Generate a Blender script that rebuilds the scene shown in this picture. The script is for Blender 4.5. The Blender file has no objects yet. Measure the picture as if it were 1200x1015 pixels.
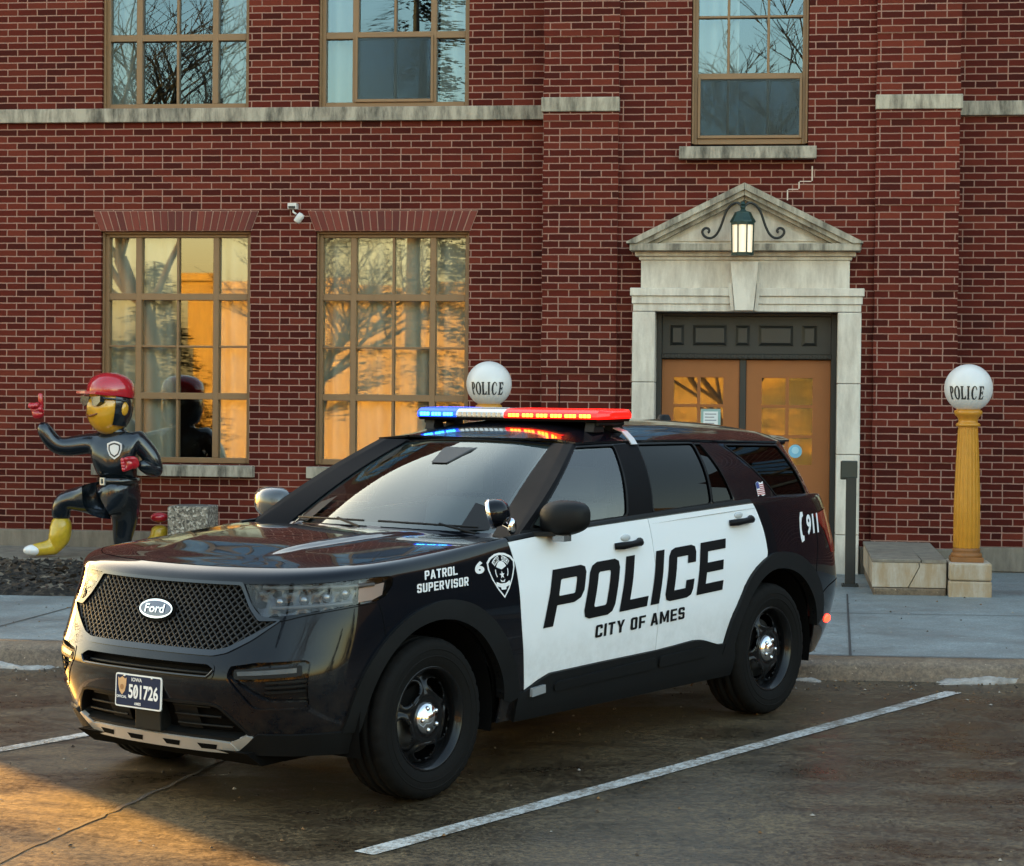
import bpy, bmesh, math, random
import numpy as np
from mathutils import Vector, Matrix
from mathutils.bvhtree import BVHTree
R_ = math.radians
random.seed(7)
SC = bpy.context.scene
COL = SC.collection

# ------------------------------------------------------------------ camera, sky, sun, exposure
cam = bpy.data.cameras.new('camera'); camo = bpy.data.objects.new('camera', cam); COL.objects.link(camo)
cam.sensor_fit = 'HORIZONTAL'; cam.sensor_width = 36.0; cam.lens = 74.59
cam.clip_start = .1; cam.clip_end = 3000
camo.matrix_world = Matrix(((.991661, -.011987, .128313, 0), (.128522, .018635, -.991532, 0), (.009494, .999754, .020020, 1.459331), (0, 0, 0, 1)))
SC.camera = camo

SUN_EL, SUN_TRAVEL = R_(13.0), (0.70, -0.714)          # low sun from behind the left end of the police station
sun = bpy.data.lights.new('sun', 'SUN'); suno = bpy.data.objects.new('sun', sun); COL.objects.link(suno)
sun.energy = 5.0; sun.angle = R_(.5); sun.color = (1.0, .45, .05)
_d = Vector((SUN_TRAVEL[0]*math.cos(SUN_EL), SUN_TRAVEL[1]*math.cos(SUN_EL), -math.sin(SUN_EL)))
suno.rotation_euler = _d.to_track_quat('-Z', 'Y').to_euler()
suno.location = (-20, 40, 20)
W = bpy.data.worlds.new('World'); SC.world = W; W.use_nodes = True
_nt = W.node_tree; _sky = _nt.nodes.new('ShaderNodeTexSky'); _sky.sky_type = 'NISHITA'
_sky.sun_disc = False; _sky.sun_elevation = SUN_EL
_sky.sun_rotation = math.atan2(-SUN_TRAVEL[0], -SUN_TRAVEL[1])
_sky.air_density = 1.5; _sky.dust_density = 1.8; _sky.ozone_density = .5
_nt.links.new(_sky.outputs[0], _nt.nodes['Background'].inputs[0])
_nt.nodes['Background'].inputs[1].default_value = .15
SC.view_settings.view_transform = 'Standard'; SC.view_settings.look = 'None'
SC.view_settings.gamma = 1.0; SC.view_settings.exposure = 2.36
SC.cycles.max_bounces = 10; SC.cycles.transparent_max_bounces = 16
SC.cycles.sample_clamp_indirect = 6.0; SC.cycles.caustics_reflective = False; SC.cycles.caustics_refractive = False
SC.cycles.use_denoising = True

# ------------------------------------------------------------------ helpers: things and meshes
BASE = {}
def thing(name, label, cat, loc=(0, 0, 0), rot=None, group=None, local=False):
    o = bpy.data.objects.new(name, None); COL.objects.link(o); o.empty_display_size = .2
    o.location = loc
    if rot is not None: o.rotation_euler = rot
    o['label'] = label; o['category'] = cat
    if group: o['group'] = group
    BASE[o.name] = Vector((0, 0, 0)) if local else Vector(loc)
    return o
def tag(o, label, cat, group=None):
    o['label'] = label; o['category'] = cat
    if group: o['group'] = group
    return o
def kind(o, k): o['kind'] = k; return o

class MB:
    """collects shapes, then links them as one mesh object"""
    def __init__(s): s.v = []; s.f = []; s.m = []; s.M = Matrix.Identity(4); s.sm = []
    def add(s, vs, fs, m=0, smooth=False):
        n = len(s.v); s.v += [tuple(s.M @ Vector(p)) for p in vs]
        s.f += [tuple(n + i for i in f) for f in fs]; s.m += [m]*len(fs); s.sm += [smooth]*len(fs)
    def box(s, x0, x1, y0, y1, z0, z1, m=0):
        s.add([(x0,y0,z0),(x1,y0,z0),(x1,y1,z0),(x0,y1,z0),(x0,y0,z1),(x1,y0,z1),(x1,y1,z1),(x0,y1,z1)],
              [(0,3,2,1),(4,5,6,7),(0,1,5,4),(1,2,6,5),(2,3,7,6),(3,0,4,7)], m)
    def prism(s, poly, axis, a, b, m=0, smooth=False):
        """extrude a 2D polygon along an axis: 'x' poly=(y,z), 'y' poly=(x,z), 'z' poly=(x,y)"""
        n = len(poly)
        def P(p, t): return {'x': (t, p[0], p[1]), 'y': (p[0], t, p[1]), 'z': (p[0], p[1], t)}[axis]
        vs = [P(p, a) for p in poly] + [P(p, b) for p in poly]
        s.add(vs, [tuple(range(n)), tuple(range(2*n-1, n-1, -1))], m)
        s.add(vs, [(i, i+n, (i+1) % n + n, (i+1) % n) for i in range(n)], m, smooth)
    def lathe(s, prof, n=32, m=0, smooth=True, axis='z', c=(0, 0, 0), closed=False, flute=None):
        vs = []
        for r, h in prof:
            for i in range(n):
                a = 2*math.pi*i/n
                rr = r*(flute(a, h) if flute else 1)
                x, y = rr*math.cos(a), rr*math.sin(a)
                p = {'z': (x, y, h), 'y': (x, h, y), 'x': (h, x, y)}[axis]
                vs.append((p[0]+c[0], p[1]+c[1], p[2]+c[2]))
        k = len(prof); fs = []
        for j in range(k-1 if not closed else k):
            for i in range(n):
                a, b = j*n+i, j*n+(i+1) % n; j2 = ((j+1) % k)*n
                fs.append((a, b, j2+(i+1) % n, j2+i))
        s.add(vs, fs, m, smooth)
    def tube(s, pts, rad, n=8, m=0, cap=True, flat=None):
        pts = [Vector(p) for p in pts]; k = len(pts)
        if not isinstance(rad, (list, tuple)): rad = [rad]*k
        vs = []; up = None
        for i, p in enumerate(pts):
            t = (pts[min(i+1, k-1)] - pts[max(i-1, 0)]).normalized()
            if up is None: up = Vector((0, 0, 1)) if abs(t.z) < .9 else Vector((1, 0, 0))
            b = t.cross(up).normalized(); up = b.cross(t).normalized()
            for j in range(n):
                a = 2*math.pi*j/n
                vs.append(p + rad[i]*(math.cos(a)*b + math.sin(a)*up*(flat or 1)))
        fs = [(i*n+j, i*n+(j+1) % n, (i+1)*n+(j+1) % n, (i+1)*n+j) for i in range(k-1) for j in range(n)]
        s.add(vs, fs, m, True)
        if cap: s.add(vs[:n], [tuple(range(n-1, -1, -1))], m); s.add(vs[-n:], [tuple(range(n))], m)
    def ball(s, c, r, n=24, m=0, sc=(1, 1, 1)):
        k = n//2; prof = [(max(1e-4, math.sin(math.pi*i/k)), -math.cos(math.pi*i/k)) for i in range(k+1)]
        old = s.M; s.M = s.M @ Matrix.Translation(c) @ Matrix.Diagonal((r*sc[0], r*sc[1], r*sc[2], 1))
        s.lathe(prof, n, m); s.M = old
    def build(s, name, mats, parent=None, bevel=0, seg=2, fixn=True, base=None):
        me = bpy.data.meshes.new(name)
        b = base if base is not None else Vector((0, 0, 0))
        root = parent
        while root is not None and root.parent is not None: root = root.parent
        if root is not None: b = BASE.get(root.name, b)
        me.from_pydata([(v[0]-b[0], v[1]-b[1], v[2]-b[2]) for v in s.v], [], s.f)
        for m in (mats if isinstance(mats, (list, tuple)) else [mats]): me.materials.append(m)
        for p, mi, sm in zip(me.polygons, s.m, s.sm): p.material_index = mi; p.use_smooth = sm
        me.update()
        if fixn:
            bm = bmesh.new(); bm.from_mesh(me); bmesh.ops.recalc_face_normals(bm, faces=bm.faces); bm.to_mesh(me); bm.free()
        o = bpy.data.objects.new(name, me); COL.objects.link(o)
        if parent is not None: o.parent = parent
        else: o.location = b
        if bevel:
            md = o.modifiers.new('bevel', 'BEVEL'); md.width = bevel; md.segments = seg; md.limit_method = 'ANGLE'; md.angle_limit = R_(35)
            md.harden_normals = False
        return o

# ------------------------------------------------------------------ helpers: materials
class NT:
    def __init__(s, name):
        s.mat = bpy.data.materials.new(name); s.mat.use_nodes = True; s.t = s.mat.node_tree
        s.b = s.t.nodes['Principled BSDF']; s.out = s.t.nodes['Material Output']
    def n(s, ty, **kw):
        nd = s.t.nodes.new('ShaderNode'+ty)
        for k, v in kw.items(): setattr(nd, k, v)
        return nd
    def put(s, sock, v):
        if isinstance(v, bpy.types.NodeSocket): s.t.links.new(v, sock)
        elif v is not None:
            try: sock.default_value = v
            except Exception: sock.default_value = (*v, 1.0)
    def math(s, op, a, b=None, c=None):
        nd = s.n('Math', operation=op); s.put(nd.inputs[0], a); s.put(nd.inputs[1], b); s.put(nd.inputs[2], c); return nd.outputs[0]
    def mix(s, f, a, b, blend='MIX'):
        nd = s.n('Mix', data_type='RGBA', blend_type=blend); s.put(nd.inputs[0], f); s.put(nd.inputs[6], a); s.put(nd.inputs[7], b); return nd.outputs[2]
    def ramp(s, f, stops):
        nd = s.n('ValToRGB'); s.put(nd.inputs[0], f); e = nd.color_ramp.elements
        while len(e) < len(stops): e.new(.5)
        for el, (p, c) in zip(e, stops):
            el.position = p; el.color = (c, c, c, 1) if isinstance(c, (int, float)) else (*c, 1)
        return nd.outputs[0]
    def pos(s): return s.n('NewGeometry').outputs['Position']
    def obj(s): return s.n('TexCoord').outputs['Object']
    def map(s, v, sc=(1, 1, 1), loc=(0, 0, 0), rot=(0, 0, 0)):
        nd = s.n('Mapping'); s.put(nd.inputs[0], v); nd.inputs['Location'].default_value = loc
        nd.inputs['Rotation'].default_value = rot; nd.inputs['Scale'].default_value = sc; return nd.outputs[0]
    def noise(s, v, scale=5, det=4, rough=.55, dist=0, col=False):
        nd = s.n('TexNoise'); s.put(nd.inputs['Vector'], v); nd.inputs['Scale'].default_value = scale
        nd.inputs['Detail'].default_value = det; nd.inputs['Roughness'].default_value = rough; nd.inputs['Distortion'].default_value = dist
        return nd.outputs['Color' if col else 'Fac']
    def voro(s, v, scale=5, feature='F1', out='Distance'):
        nd = s.n('TexVoronoi', feature=feature); s.put(nd.inputs['Vector'], v); nd.inputs['Scale'].default_value = scale; return nd.outputs[out]
    def bump(s, h, strength=.3, dist=.01, nrm=None):
        nd = s.n('Bump'); s.put(nd.inputs['Height'], h); nd.inputs['Strength'].default_value = strength; nd.inputs['Distance'].default_value = dist
        if nrm is not None: s.put(nd.inputs['Normal'], nrm)
        return nd.outputs[0]
    def set(s, **kw):
        for k, v in kw.items(): s.put(s.b.inputs[k.replace('_', ' ')], v)
        return s
    def xyz(s, v):
        nd = s.n('SeparateXYZ'); s.put(nd.inputs[0], v); return nd.outputs
    def comb(s, x, y, z=0.0):
        nd = s.n('CombineXYZ'); s.put(nd.inputs[0], x); s.put(nd.inputs[1], y); s.put(nd.inputs[2], z); return nd.outputs[0]

_MC = {}
def simple(name, col, rough=.5, metal=0.0, coat=0.0, var=.12, vs=6.0, bump=0.0, bs=60.0, spec=.5, trans=0.0):
    if name in _MC: return _MC[name]
    t = NT(name); o = t.obj()
    nz = t.noise(o, vs, 5)
    c = t.mix(nz, tuple(x*(1-var) for x in col), tuple(min(1, x*(1+var)) for x in col))
    t.set(Base_Color=c, Metallic=metal, Coat_Weight=coat, Coat_Roughness=.03, Specular_IOR_Level=spec, Transmission_Weight=trans)
    t.set(Roughness=t.math('MULTIPLY_ADD', nz, rough*.3, rough*.85))
    if bump: t.set(Normal=t.bump(t.noise(o, bs, 3), bump, .004))
    _MC[name] = t.mat; return t.mat
def emit(name, col, strength, base=(.02, .02, .02)):
    t = NT(name); t.set(Base_Color=base, Emission_Color=col, Emission_Strength=strength, Roughness=.2); return t.mat
def glass(name, refl, tint=(.8, .85, .85), rough=0.0, rcol=(1, 1, 1), blend=.25):
    """thin coated glazing: mirror-like sheen over a tinted clear pane"""
    t = NT(name); t.t.nodes.remove(t.b)
    g = t.n('BsdfGlossy'); g.inputs['Color'].default_value = (*rcol, 1); g.inputs['Roughness'].default_value = rough
    tr = t.n('BsdfTransparent'); tr.inputs['Color'].default_value = (*tint, 1)
    lw = t.n('LayerWeight'); lw.inputs['Blend'].default_value = blend
    f = t.math('MULTIPLY_ADD', lw.outputs['Fresnel'], 1-refl, refl)
    mx = t.n('MixShader'); t.put(mx.inputs[0], f); t.put(mx.inputs[1], tr.outputs[0]); t.put(mx.inputs[2], g.outputs[0])
    t.put(t.out.inputs['Surface'], mx.outputs[0]); return t.mat

# ------------------------------------------------------------------ materials of the setting
CW, CH = .2032, .0677
def brick_mat(name, ax, phase=0, tone=(1, 1, 1)):
    t = NT(name); P = t.pos(); px, py, pz = t.xyz(P)
    h = px if ax == 'x' else py
    wob = t.math('MULTIPLY_ADD', t.noise(P, 14, 2), .006, -.003)
    z = t.math('ADD', pz, wob); h = t.math('ADD', h, t.math('MULTIPLY_ADD', t.noise(P, 11, 2), .01, 40.0-.005))
    zr = t.math('DIVIDE', t.math('ADD', z, CH*60), CH); row = t.math('FLOOR', zr); fz = t.math('MULTIPLY', t.math('FRACT', zr), CH)
    fl = t.math('COMPARE', t.math('MODULO', t.math('ADD', row, phase), 6.0), 0.0, .5)
    sh = t.math('MULTIPLY', t.math('MODULO', row, 2.0), CW/2)
    u = t.math('DIVIDE', t.math('ADD', h, sh), CW); c1 = t.math('FLOOR', u); f1 = t.math('MULTIPLY', t.math('FRACT', u), CW)
    d1 = t.math('MINIMUM', f1, t.math('SUBTRACT', CW, f1))
    u2 = t.math('DIVIDE', h, CW*1.5); c2 = t.math('FLOOR', u2); f2 = t.math('MULTIPLY', t.math('FRACT', u2), CW*1.5)
    isS = t.math('LESS_THAN', f2, CW)
    dS = t.math('MINIMUM', f2, t.math('SUBTRACT', CW, f2)); g2 = t.math('SUBTRACT', f2, CW); dH = t.math('MINIMUM', g2, t.math('SUBTRACT', CW/2, g2))
    d2 = t.math('ADD', t.math('MULTIPLY', isS, dS), t.math('MULTIPLY', t.math('SUBTRACT', 1.0, isS), dH))
    cc2 = t.math('MULTIPLY_ADD', c2, 2.0, isS)
    inv = t.math('SUBTRACT', 1.0, fl)
    d = t.math('ADD', t.math('MULTIPLY', fl, d2), t.math('MULTIPLY', inv, d1))
    cid = t.math('ADD', t.math('MULTIPLY', fl, t.math('ADD', cc2, 500.0)), t.math('MULTIPLY', inv, c1))
    d = t.math('MINIMUM', d, t.math('MINIMUM', fz, t.math('SUBTRACT', CH, fz)))
    d = t.math('ADD', d, t.math('MULTIPLY_ADD', t.noise(P, 90, 3), .004, -.002))
    mr = t.n('MapRange', interpolation_type='SMOOTHSTEP'); t.put(mr.inputs[0], d); mr.inputs[1].default_value = .0038; mr.inputs[2].default_value = .0070
    mask = mr.outputs[0]
    wn = t.n('TexWhiteNoise', noise_dimensions='2D'); t.put(wn.inputs['Vector'], t.comb(cid, row)); rnd = wn.outputs['Value']
    A = [(.068, .0105, .007), (.108, .015, .0095), (.142, .021, .0125), (.195, .037, .021)]
    A = [tuple(a*b for a, b in zip(c, tone)) for c in A]
    col = t.ramp(rnd, [(0, A[0]), (.35, A[1]), (.75, A[2]), (1, A[3])])
    big = t.noise(P, .45, 6, .65, .5); big2 = t.noise(t.map(P, (3, 3, .5)), 1.2, 4)
    col = t.mix(t.math('MULTIPLY_ADD', big, 2.2, -.62), t.mix(1.0, col, (.52, .50, .52), 'MULTIPLY'), col)
    col = t.mix(t.math('MULTIPLY', t.noise(P, 60, 4), .5), col, t.mix(1.0, col, (.55, .5, .5), 'MULTIPLY'))
    mort = t.mix(t.noise(P, 8, 4), (.44, .245, .185), (.30, .165, .125))
    mort = t.mix(t.math('MULTIPLY', big2, .55), mort, (.22, .13, .11))
    t.set(Base_Color=t.mix(mask, mort, col), Roughness=t.math('MULTIPLY_ADD', mask, -.18, .92), Specular_IOR_Level=.12)
    hh = t.math('ADD', mask, t.math('MULTIPLY', t.noise(P, 120, 4), .35))
    t.set(Normal=t.bump(hh, .55, .006)); return t.mat
M_BRX = brick_mat('brick_wall', 'x', 5); M_BRY = brick_mat('brick_return', 'y', 5)
M_BRP = brick_mat('brick_pilaster', 'x', 3, (1.1, 1.12, 1.1))
def stone_mat(name, a, b, stain=(.06, .05, .04), amt=.5, grain=60):
    t = NT(name); P = t.pos()
    n1 = t.noise(P, 2.2, 6, .65); st = t.noise(t.map(P, (5, 5, 1.1)), 1.6, 6, .7)
    c = t.mix(n1, a, b)
    c = t.mix(t.math('MULTIPLY', t.ramp(st, [(.40, 0), (.64, 1)]), amt), c, stain)
    c = t.mix(t.math('MULTIPLY', t.noise(P, grain, 5, .7), .35), c, tuple(x*.55 for x in a))
    t.set(Base_Color=c, Roughness=.85, Specular_IOR_Level=.3, Normal=t.bump(t.math('ADD', t.noise(P, 30, 6, .7), t.math('MULTIPLY', n1, .5)), .35, .008)); return t.mat
M_LIME = stone_mat('limestone', (.79, .73, .64), (.66, .60, .51), (.20, .15, .11), .45)
M_LIMEW = stone_mat('limestone_weathered', (.56, .50, .40), (.42, .37, .29), (.055, .048, .038), .85, 40)
M_BELT = stone_mat('belt_stone', (.52, .46, .37), (.34, .30, .24), (.06, .055, .045), 1.0, 35)
M_CONC = stone_mat('concrete_foundation', (.30, .255, .20), (.20, .17, .135), (.06, .05, .042), .5)
M_PLIN = stone_mat('plinth_stone', (.44, .33, .21), (.32, .225, .135), (.58, .55, .50), .7)
def agg_mat():
    t = NT('exposed_aggregate'); P = t.pos(); r = t.xyz(t.voro(P, 55, 'F1', 'Color'))[0]
    c = t.ramp(r, [(0, (.07, .06, .05)), (.35, (.17, .15, .12)), (.7, (.30, .26, .21)), (1, (.5, .46, .4))])
    t.set(Base_Color=c, Roughness=.9, Normal=t.bump(t.voro(P, 55), .8, .01)); return t.mat
M_AGG = agg_mat()
M_FRAME = simple('bronze_frame', (.22, .125, .058), .45, var=.15)
M_DFRAME = simple('dark_green_paint', (.014, .0145, .013), .5, var=.2)
M_DOOR = simple('tan_door_paint', (.27, .086, .014), .5, var=.12, bump=.1)
M_DARK = simple('dark_room', (.03, .03, .03), .9)
M_BLIND = simple('blind_fabric', (.42, .42, .36), .85, var=.2, vs=3)
M_CURT = simple('curtain_fabric', (.30, .31, .31), .9, var=.15, vs=2)
M_GLASS = glass('window_glass', .17, (.92, .95, .93), .012, rcol=(1, .98, .94))
M_GLASU = glass('upper_window_glass', .15, (.85, .95, .95), rcol=(.46, .70, 1))  # blue of the mirrored sky is put into the reflection colour
M_BLACK = simple('black_vinyl', (.012, .012, .013), .4)
M_WHITE = simple('white_vinyl', (.80, .80, .80), .4, var=.03)

def concrete_ground(name, a, b, wet, joints=(), stain=(.02, .015, .011), tine=0, rough=(.75, .35), grain=1.0):
    t = NT(name); P = t.pos(); px, py, pz = t.xyz(P)
    n1 = t.noise(P, .9, 7, .62, .4); n2 = t.noise(P, 3.2, 6, .6); n3 = t.noise(P, 32, 5, .75); n4 = t.noise(t.map(P, (.7, 1.7, 1), rot=(0, 0, R_(-28))), 1.5, 8, .68, .9)
    c = t.mix(t.ramp(n2, [(.3, 0), (.7, 1)]), a, b)
    wm = t.ramp(t.math('ADD', t.math('MULTIPLY', n1, .4), t.math('ADD', t.math('MULTIPLY', n4, .4), t.math('MULTIPLY', n3, .2))), [(.42, 0), (.58, 1)])
    c = t.mix(t.math('MULTIPLY', wm, wet), c, stain)
    sp = t.ramp(t.noise(P, 7.5, 4, .6), [(.66, 0), (.76, 1)])
    sk = t.ramp(t.noise(P, 52, 2, .6), [(.69, 0), (.73, 1)]); c = t.mix(t.math('MULTIPLY', sk, .5), c, tuple(min(1, x*3.0) for x in a)); dk = t.ramp(t.noise(P, 11, 5, .7, .5), [(.62, 0), (.70, 1)]); c = t.mix(t.math('MULTIPLY', dk, .55), c, stain)
    c = t.mix(t.math('MULTIPLY', sp, .35), c, tuple(min(1, x*2.4) for x in a))
    n5 = t.noise(t.map(P, (1, .6, 1)), 75, 3, .8); c = t.mix(t.ramp(t.math('MULTIPLY_ADD', n3, .5, t.math('MULTIPLY', n5, .5)), [(.44, 0), (.56, 1)]), t.mix(1.0, c, (1+.45*grain, 1+.42*grain, 1+.35*grain), 'MULTIPLY'), t.mix(1.0, c, (1-.58*grain, 1-.59*grain, 1-.6*grain), 'MULTIPLY'))
    ck = t.voro(t.math('ADD', 0, 0) and t.map(P, (1, 1, 1)), .22, 'DISTANCE_TO_EDGE')
    h = t.math('ADD', t.math('MULTIPLY', n3, .6), n2)
    if tine:
        w = t.n('TexWave'); t.put(w.inputs[0], t.map(P, rot=(0, 0, R_(60)))); w.inputs['Scale'].default_value = 9; w.inputs['Distortion'].default_value = 2.5; w.inputs['Detail'].default_value = 3
        h = t.math('ADD', h, t.math('MULTIPLY', w.outputs['Fac'], .12))
    t.set(Base_Color=c, Specular_IOR_Level=.4, Normal=t.bump(h, .45, .006))
    t.set(Roughness=t.math('MULTIPLY_ADD', wm, rough[1]-rough[0], rough[0])); return t.mat
M_LOT = concrete_ground('lot_concrete', (.108, .076, .038), (.066, .046, .024), .80, tine=1, rough=(.62, .26))
M_WALK = concrete_ground('walk_concrete', (.235, .27, .275), (.175, .20, .205), .5, stain=(.10, .105, .10), rough=(.7, .45), grain=.35)
M_KERB = concrete_ground('kerb_concrete', (.26, .20, .14), (.16, .11, .07), .75, stain=(.055, .036, .02), grain=.4)
M_PAINTLINE = None
def line_mat():
    t = NT('worn_white_paint'); P = t.pos()
    n = t.noise(P, 34, 7, .85); n2 = t.noise(P, 5, 4)
    worn = t.ramp(t.math('ADD', t.math('MULTIPLY', n, .7), t.math('MULTIPLY', n2, .3)), [(.45, 0), (.54, 1)])
    c = t.mix(worn, (.50, .49, .46), (.17, .14, .11)); t.set(Base_Color=c, Roughness=.7, Normal=t.bump(n, .3, .004)); return t.mat
M_LINE = line_mat()
def mulch_mat():
    t = NT('mulch'); P = t.pos(); v = t.voro(t.map(P, (1, 2.3, 2)), 22, 'F1', 'Color'); n = t.noise(P, 3, 5); r = t.xyz(v)[0]
    c = t.ramp(r, [(0, (.006, .005, .004)), (.5, (.022, .015, .010)), (.85, (.045, .032, .021)), (1, (.11, .085, .06))])
    c = t.mix(n, t.mix(1.0, c, (.5, .5, .5), 'MULTIPLY'), c)
    t.set(Base_Color=c, Roughness=.9, Normal=t.bump(t.math('ADD', r, t.noise(P, 40, 4)), .9, .02)); return t.mat
M_MULCH = mulch_mat()
M_SNOW = stone_mat('dirty_snow', (.52, .50, .47), (.30, .26, .22), (.12, .09, .065), .8, 25)

# ------------------------------------------------------------------ the ground
LN = Vector((-.016555+.0075, -.013642, .99986)); 
CAR_O = Vector((-2.42719, 10.103696, -.43192))
CAR_M = Matrix(((-.507324, .861703, -.009459), (-.861596, -.507411, -.013642), (-.016555, .001229, .999862)))
LN = CAR_M @ Vector((0, 0, 1))
def lotz(x, y): return CAR_O.z - (LN.x*(x-CAR_O.x) + LN.y*(y-CAR_O.y))/LN.z
KY = 13.56
def grid_sheet(name, mat, xs, ys, zf, kd='structure'):
    m = MB(); nx = len(xs)
    m.add([(x, y, zf(x, y)) for y in ys for x in xs], [(j*nx+i, j*nx+i+1, (j+1)*nx+i+1, (j+1)*nx+i) for j in range(len(ys)-1) for i in range(nx-1)])
    return kind(m.build(name, mat, fixn=False), kd)
grid_sheet('parking_lot', M_LOT, [-300, -60, -20, -10, 0, 10, 20, 60, 300], [-300, -60, -20, 0, 5, 9, KY+.02], lotz)
def walkz(x, y): return -.232 + .0062*max(-14, min(10, x)) - .0035*(y-14.1)
grid_sheet('pavement', M_WALK, [-60, -14, -10, -5, 0, 5, 10, 60], [KY+.24, 14.4, 15.8, 17.0, 20.83], walkz)
# kerb: a rolled profile swept along the kerb line
def kerb():
    m = MB(); prof = [(KY-.02, None), (KY+.015, -.13), (KY+.04, -.05), (KY+.09, -.015), (KY+.16, -.002), (KY+.24, 0.0), (KY+.24, -.2)]
    xs = [-60, -14] + [-12+.5*i for i in range(45)] + [14, 60]; vs = []; rg = random.Random(3)
    for x in xs:
        for y, dz in prof:
            j = rg.uniform(-.008, .008) if -11 < x < 9 else 0
            vs.append((x, y + j, (lotz(x, y)-.05) if dz is None else max(walkz(x, KY+.24)+dz + (j*.5 if dz < 0 else 0), lotz(x, y)-.01)))
    k = len(prof)
    m.add(vs, [(i*k+j, (i+1)*k+j, (i+1)*k+j+1, i*k+j+1) for i in range(len(xs)-1) for j in range(k-1)], 0, True)
    kind(m.build('kerb', M_KERB, fixn=False), 'structure')
kerb()
# joints of the pavement: shallow dark grooves laid as thin strips
mj = MB()
M_JOINT = simple('joint', (.035, .035, .035), .9)
for y in (17.95,): mj.box(-12, 12, y, y+.012, -.9, -.9)
mj = MB()
for y, x0, x1 in ((KY+.245, -60, 60), (16.55, -.6, 12)):
    for i in range(24):
        a = x0 + (x1-x0)*i/24; b = x0 + (x1-x0)*(i+1)/24
        mj.add([(a, y, walkz(a, y)+.004), (b, y, walkz(b, y)+.004), (b, y+.016, walkz(b, y)+.004), (a, y+.016, walkz(a, y)+.004)], [(0, 1, 2, 3)])
for x in (-8.6, -7.1, -5.6, -4.1, -2.6, -1.1, .42, 1.95, 3.4):
    mj.add([(x+.02*(y-14), y, walkz(x, y)+.0045) for y in (KY+.26,)] + [(x+.014, KY+.26, walkz(x, KY+.26)+.0045)] + [(x+.45*0+.114, 18.2, walkz(x, 18.2)+.0045), (x+.10, 18.2, walkz(x, 18.2)+.0045)], [(0, 1, 2, 3)])
kind(mj.build('pavement_joint', M_JOINT, fixn=False), 'structure')
# painted bay lines, parallel with the car
def bay_line(p, q, w):
    m = MB(); p = Vector(p); q = Vector(q); d = (q-p).normalized(); n = Vector((-d.y, d.x))*w/2; rg = random.Random(5)
    L = []; k = 40
    for i in range(k+1):
        c = p.lerp(q, i/k)
        for s in (1, -1):
            e = c + n*s*(1+rg.uniform(-.06, .06)); L.append((e.x, e.y, lotz(e.x, e.y)+.004))
    m.add(L, [(2*i, 2*i+1, 2*i+3, 2*i+2) for i in range(k)]); kind(m.build('parking_line', M_LINE, fixn=False), 'structure')
bay_line((-1.70, 8.52), (1.03, 13.16), .105)
bay_line((-5.6, 7.95), (-2.6, 13.05), .105)
bay_line((1.4, 8.3), (4.2, 13.1), .105)
# crack / slab joint in the lot
mk = MB(); rg = random.Random(8)
pts = []
P0, P1 = Vector((-3.17, 7.9)), Vector((-2.55, 12.2))
for i in range(60):
    c = P0.lerp(P1, i/59); pts.append((c.x+rg.uniform(-.012, .012), c.y, .010+rg.uniform(-.003, .004)))
mk.add([(x-w*s, y, lotz(x, y)+.0035) for x, y, w in pts for s in (1, -1)], [(2*i, 2*i+1, 2*i+3, 2*i+2) for i in range(59)])
kind(mk.build('slab_joint', M_JOINT, fixn=False), 'structure')
# ploughed snow left in the gutter and melting along the kerb
def snow(name, x0, x1, y0, wid, hgt, seed, label=None):
    m = MB(); nx, ny = int((x1-x0)/.03), 14; rg = random.Random(seed); vs = []
    ph = [rg.uniform(0, 6) for _ in range(8)]
    for j in range(ny+1):
        for i in range(nx+1):
            x = x0+(x1-x0)*i/nx; v = j/ny
            w = wid*(.55+.25*math.sin(x*3.1+ph[0])+.2*math.sin(x*7.7+ph[1])+.14*math.sin(x*17+ph[5]))
            y = y0 - w*(1-v)
            h = hgt*max(0, math.sin(math.pi*min(1, v*.85+.02)))*(.5+.35*math.sin(x*4.3+ph[2]+2*v)+.25*math.sin(x*11+ph[3])+.12*math.sin(x*29+ph[4]+5*v))
            e = min(1, min(i, nx-i)/6); gt = math.sin(x*2.1+ph[6])+.8*math.sin(x*5.3+ph[7])+.5*math.sin(x*13+ph[4]); e *= max(0, min(1, gt*1.5+.9))
            vs.append((x, y, lotz(x, y) - .012 + max(-.01, h)*e + (.02 if 0 < j < ny else 0)*e + rg.uniform(-.010, .006)))
    m.add(vs, [(j*(nx+1)+i, j*(nx+1)+i+1, (j+1)*(nx+1)+i+1, (j+1)*(nx+1)+i) for j in range(ny) for i in range(nx)], 0, True)
    return kind(m.build(name, M_SNOW, fixn=False), 'stuff')
s_ = snow('gutter_snow', -.4, 2.6, KY+.03, .15, .034, 2)
s_['label'] = 'thin crust of dirty snow in the gutter right of the car'
s2_ = snow('gutter_snow', -7.2, -3.9, KY+.02, .26, .045, 11)
s2_['label'] = 'dirty melting snow along the kerb left of the car'
for o_ in (s_, s2_): o_['category'] = 'snow'
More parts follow.
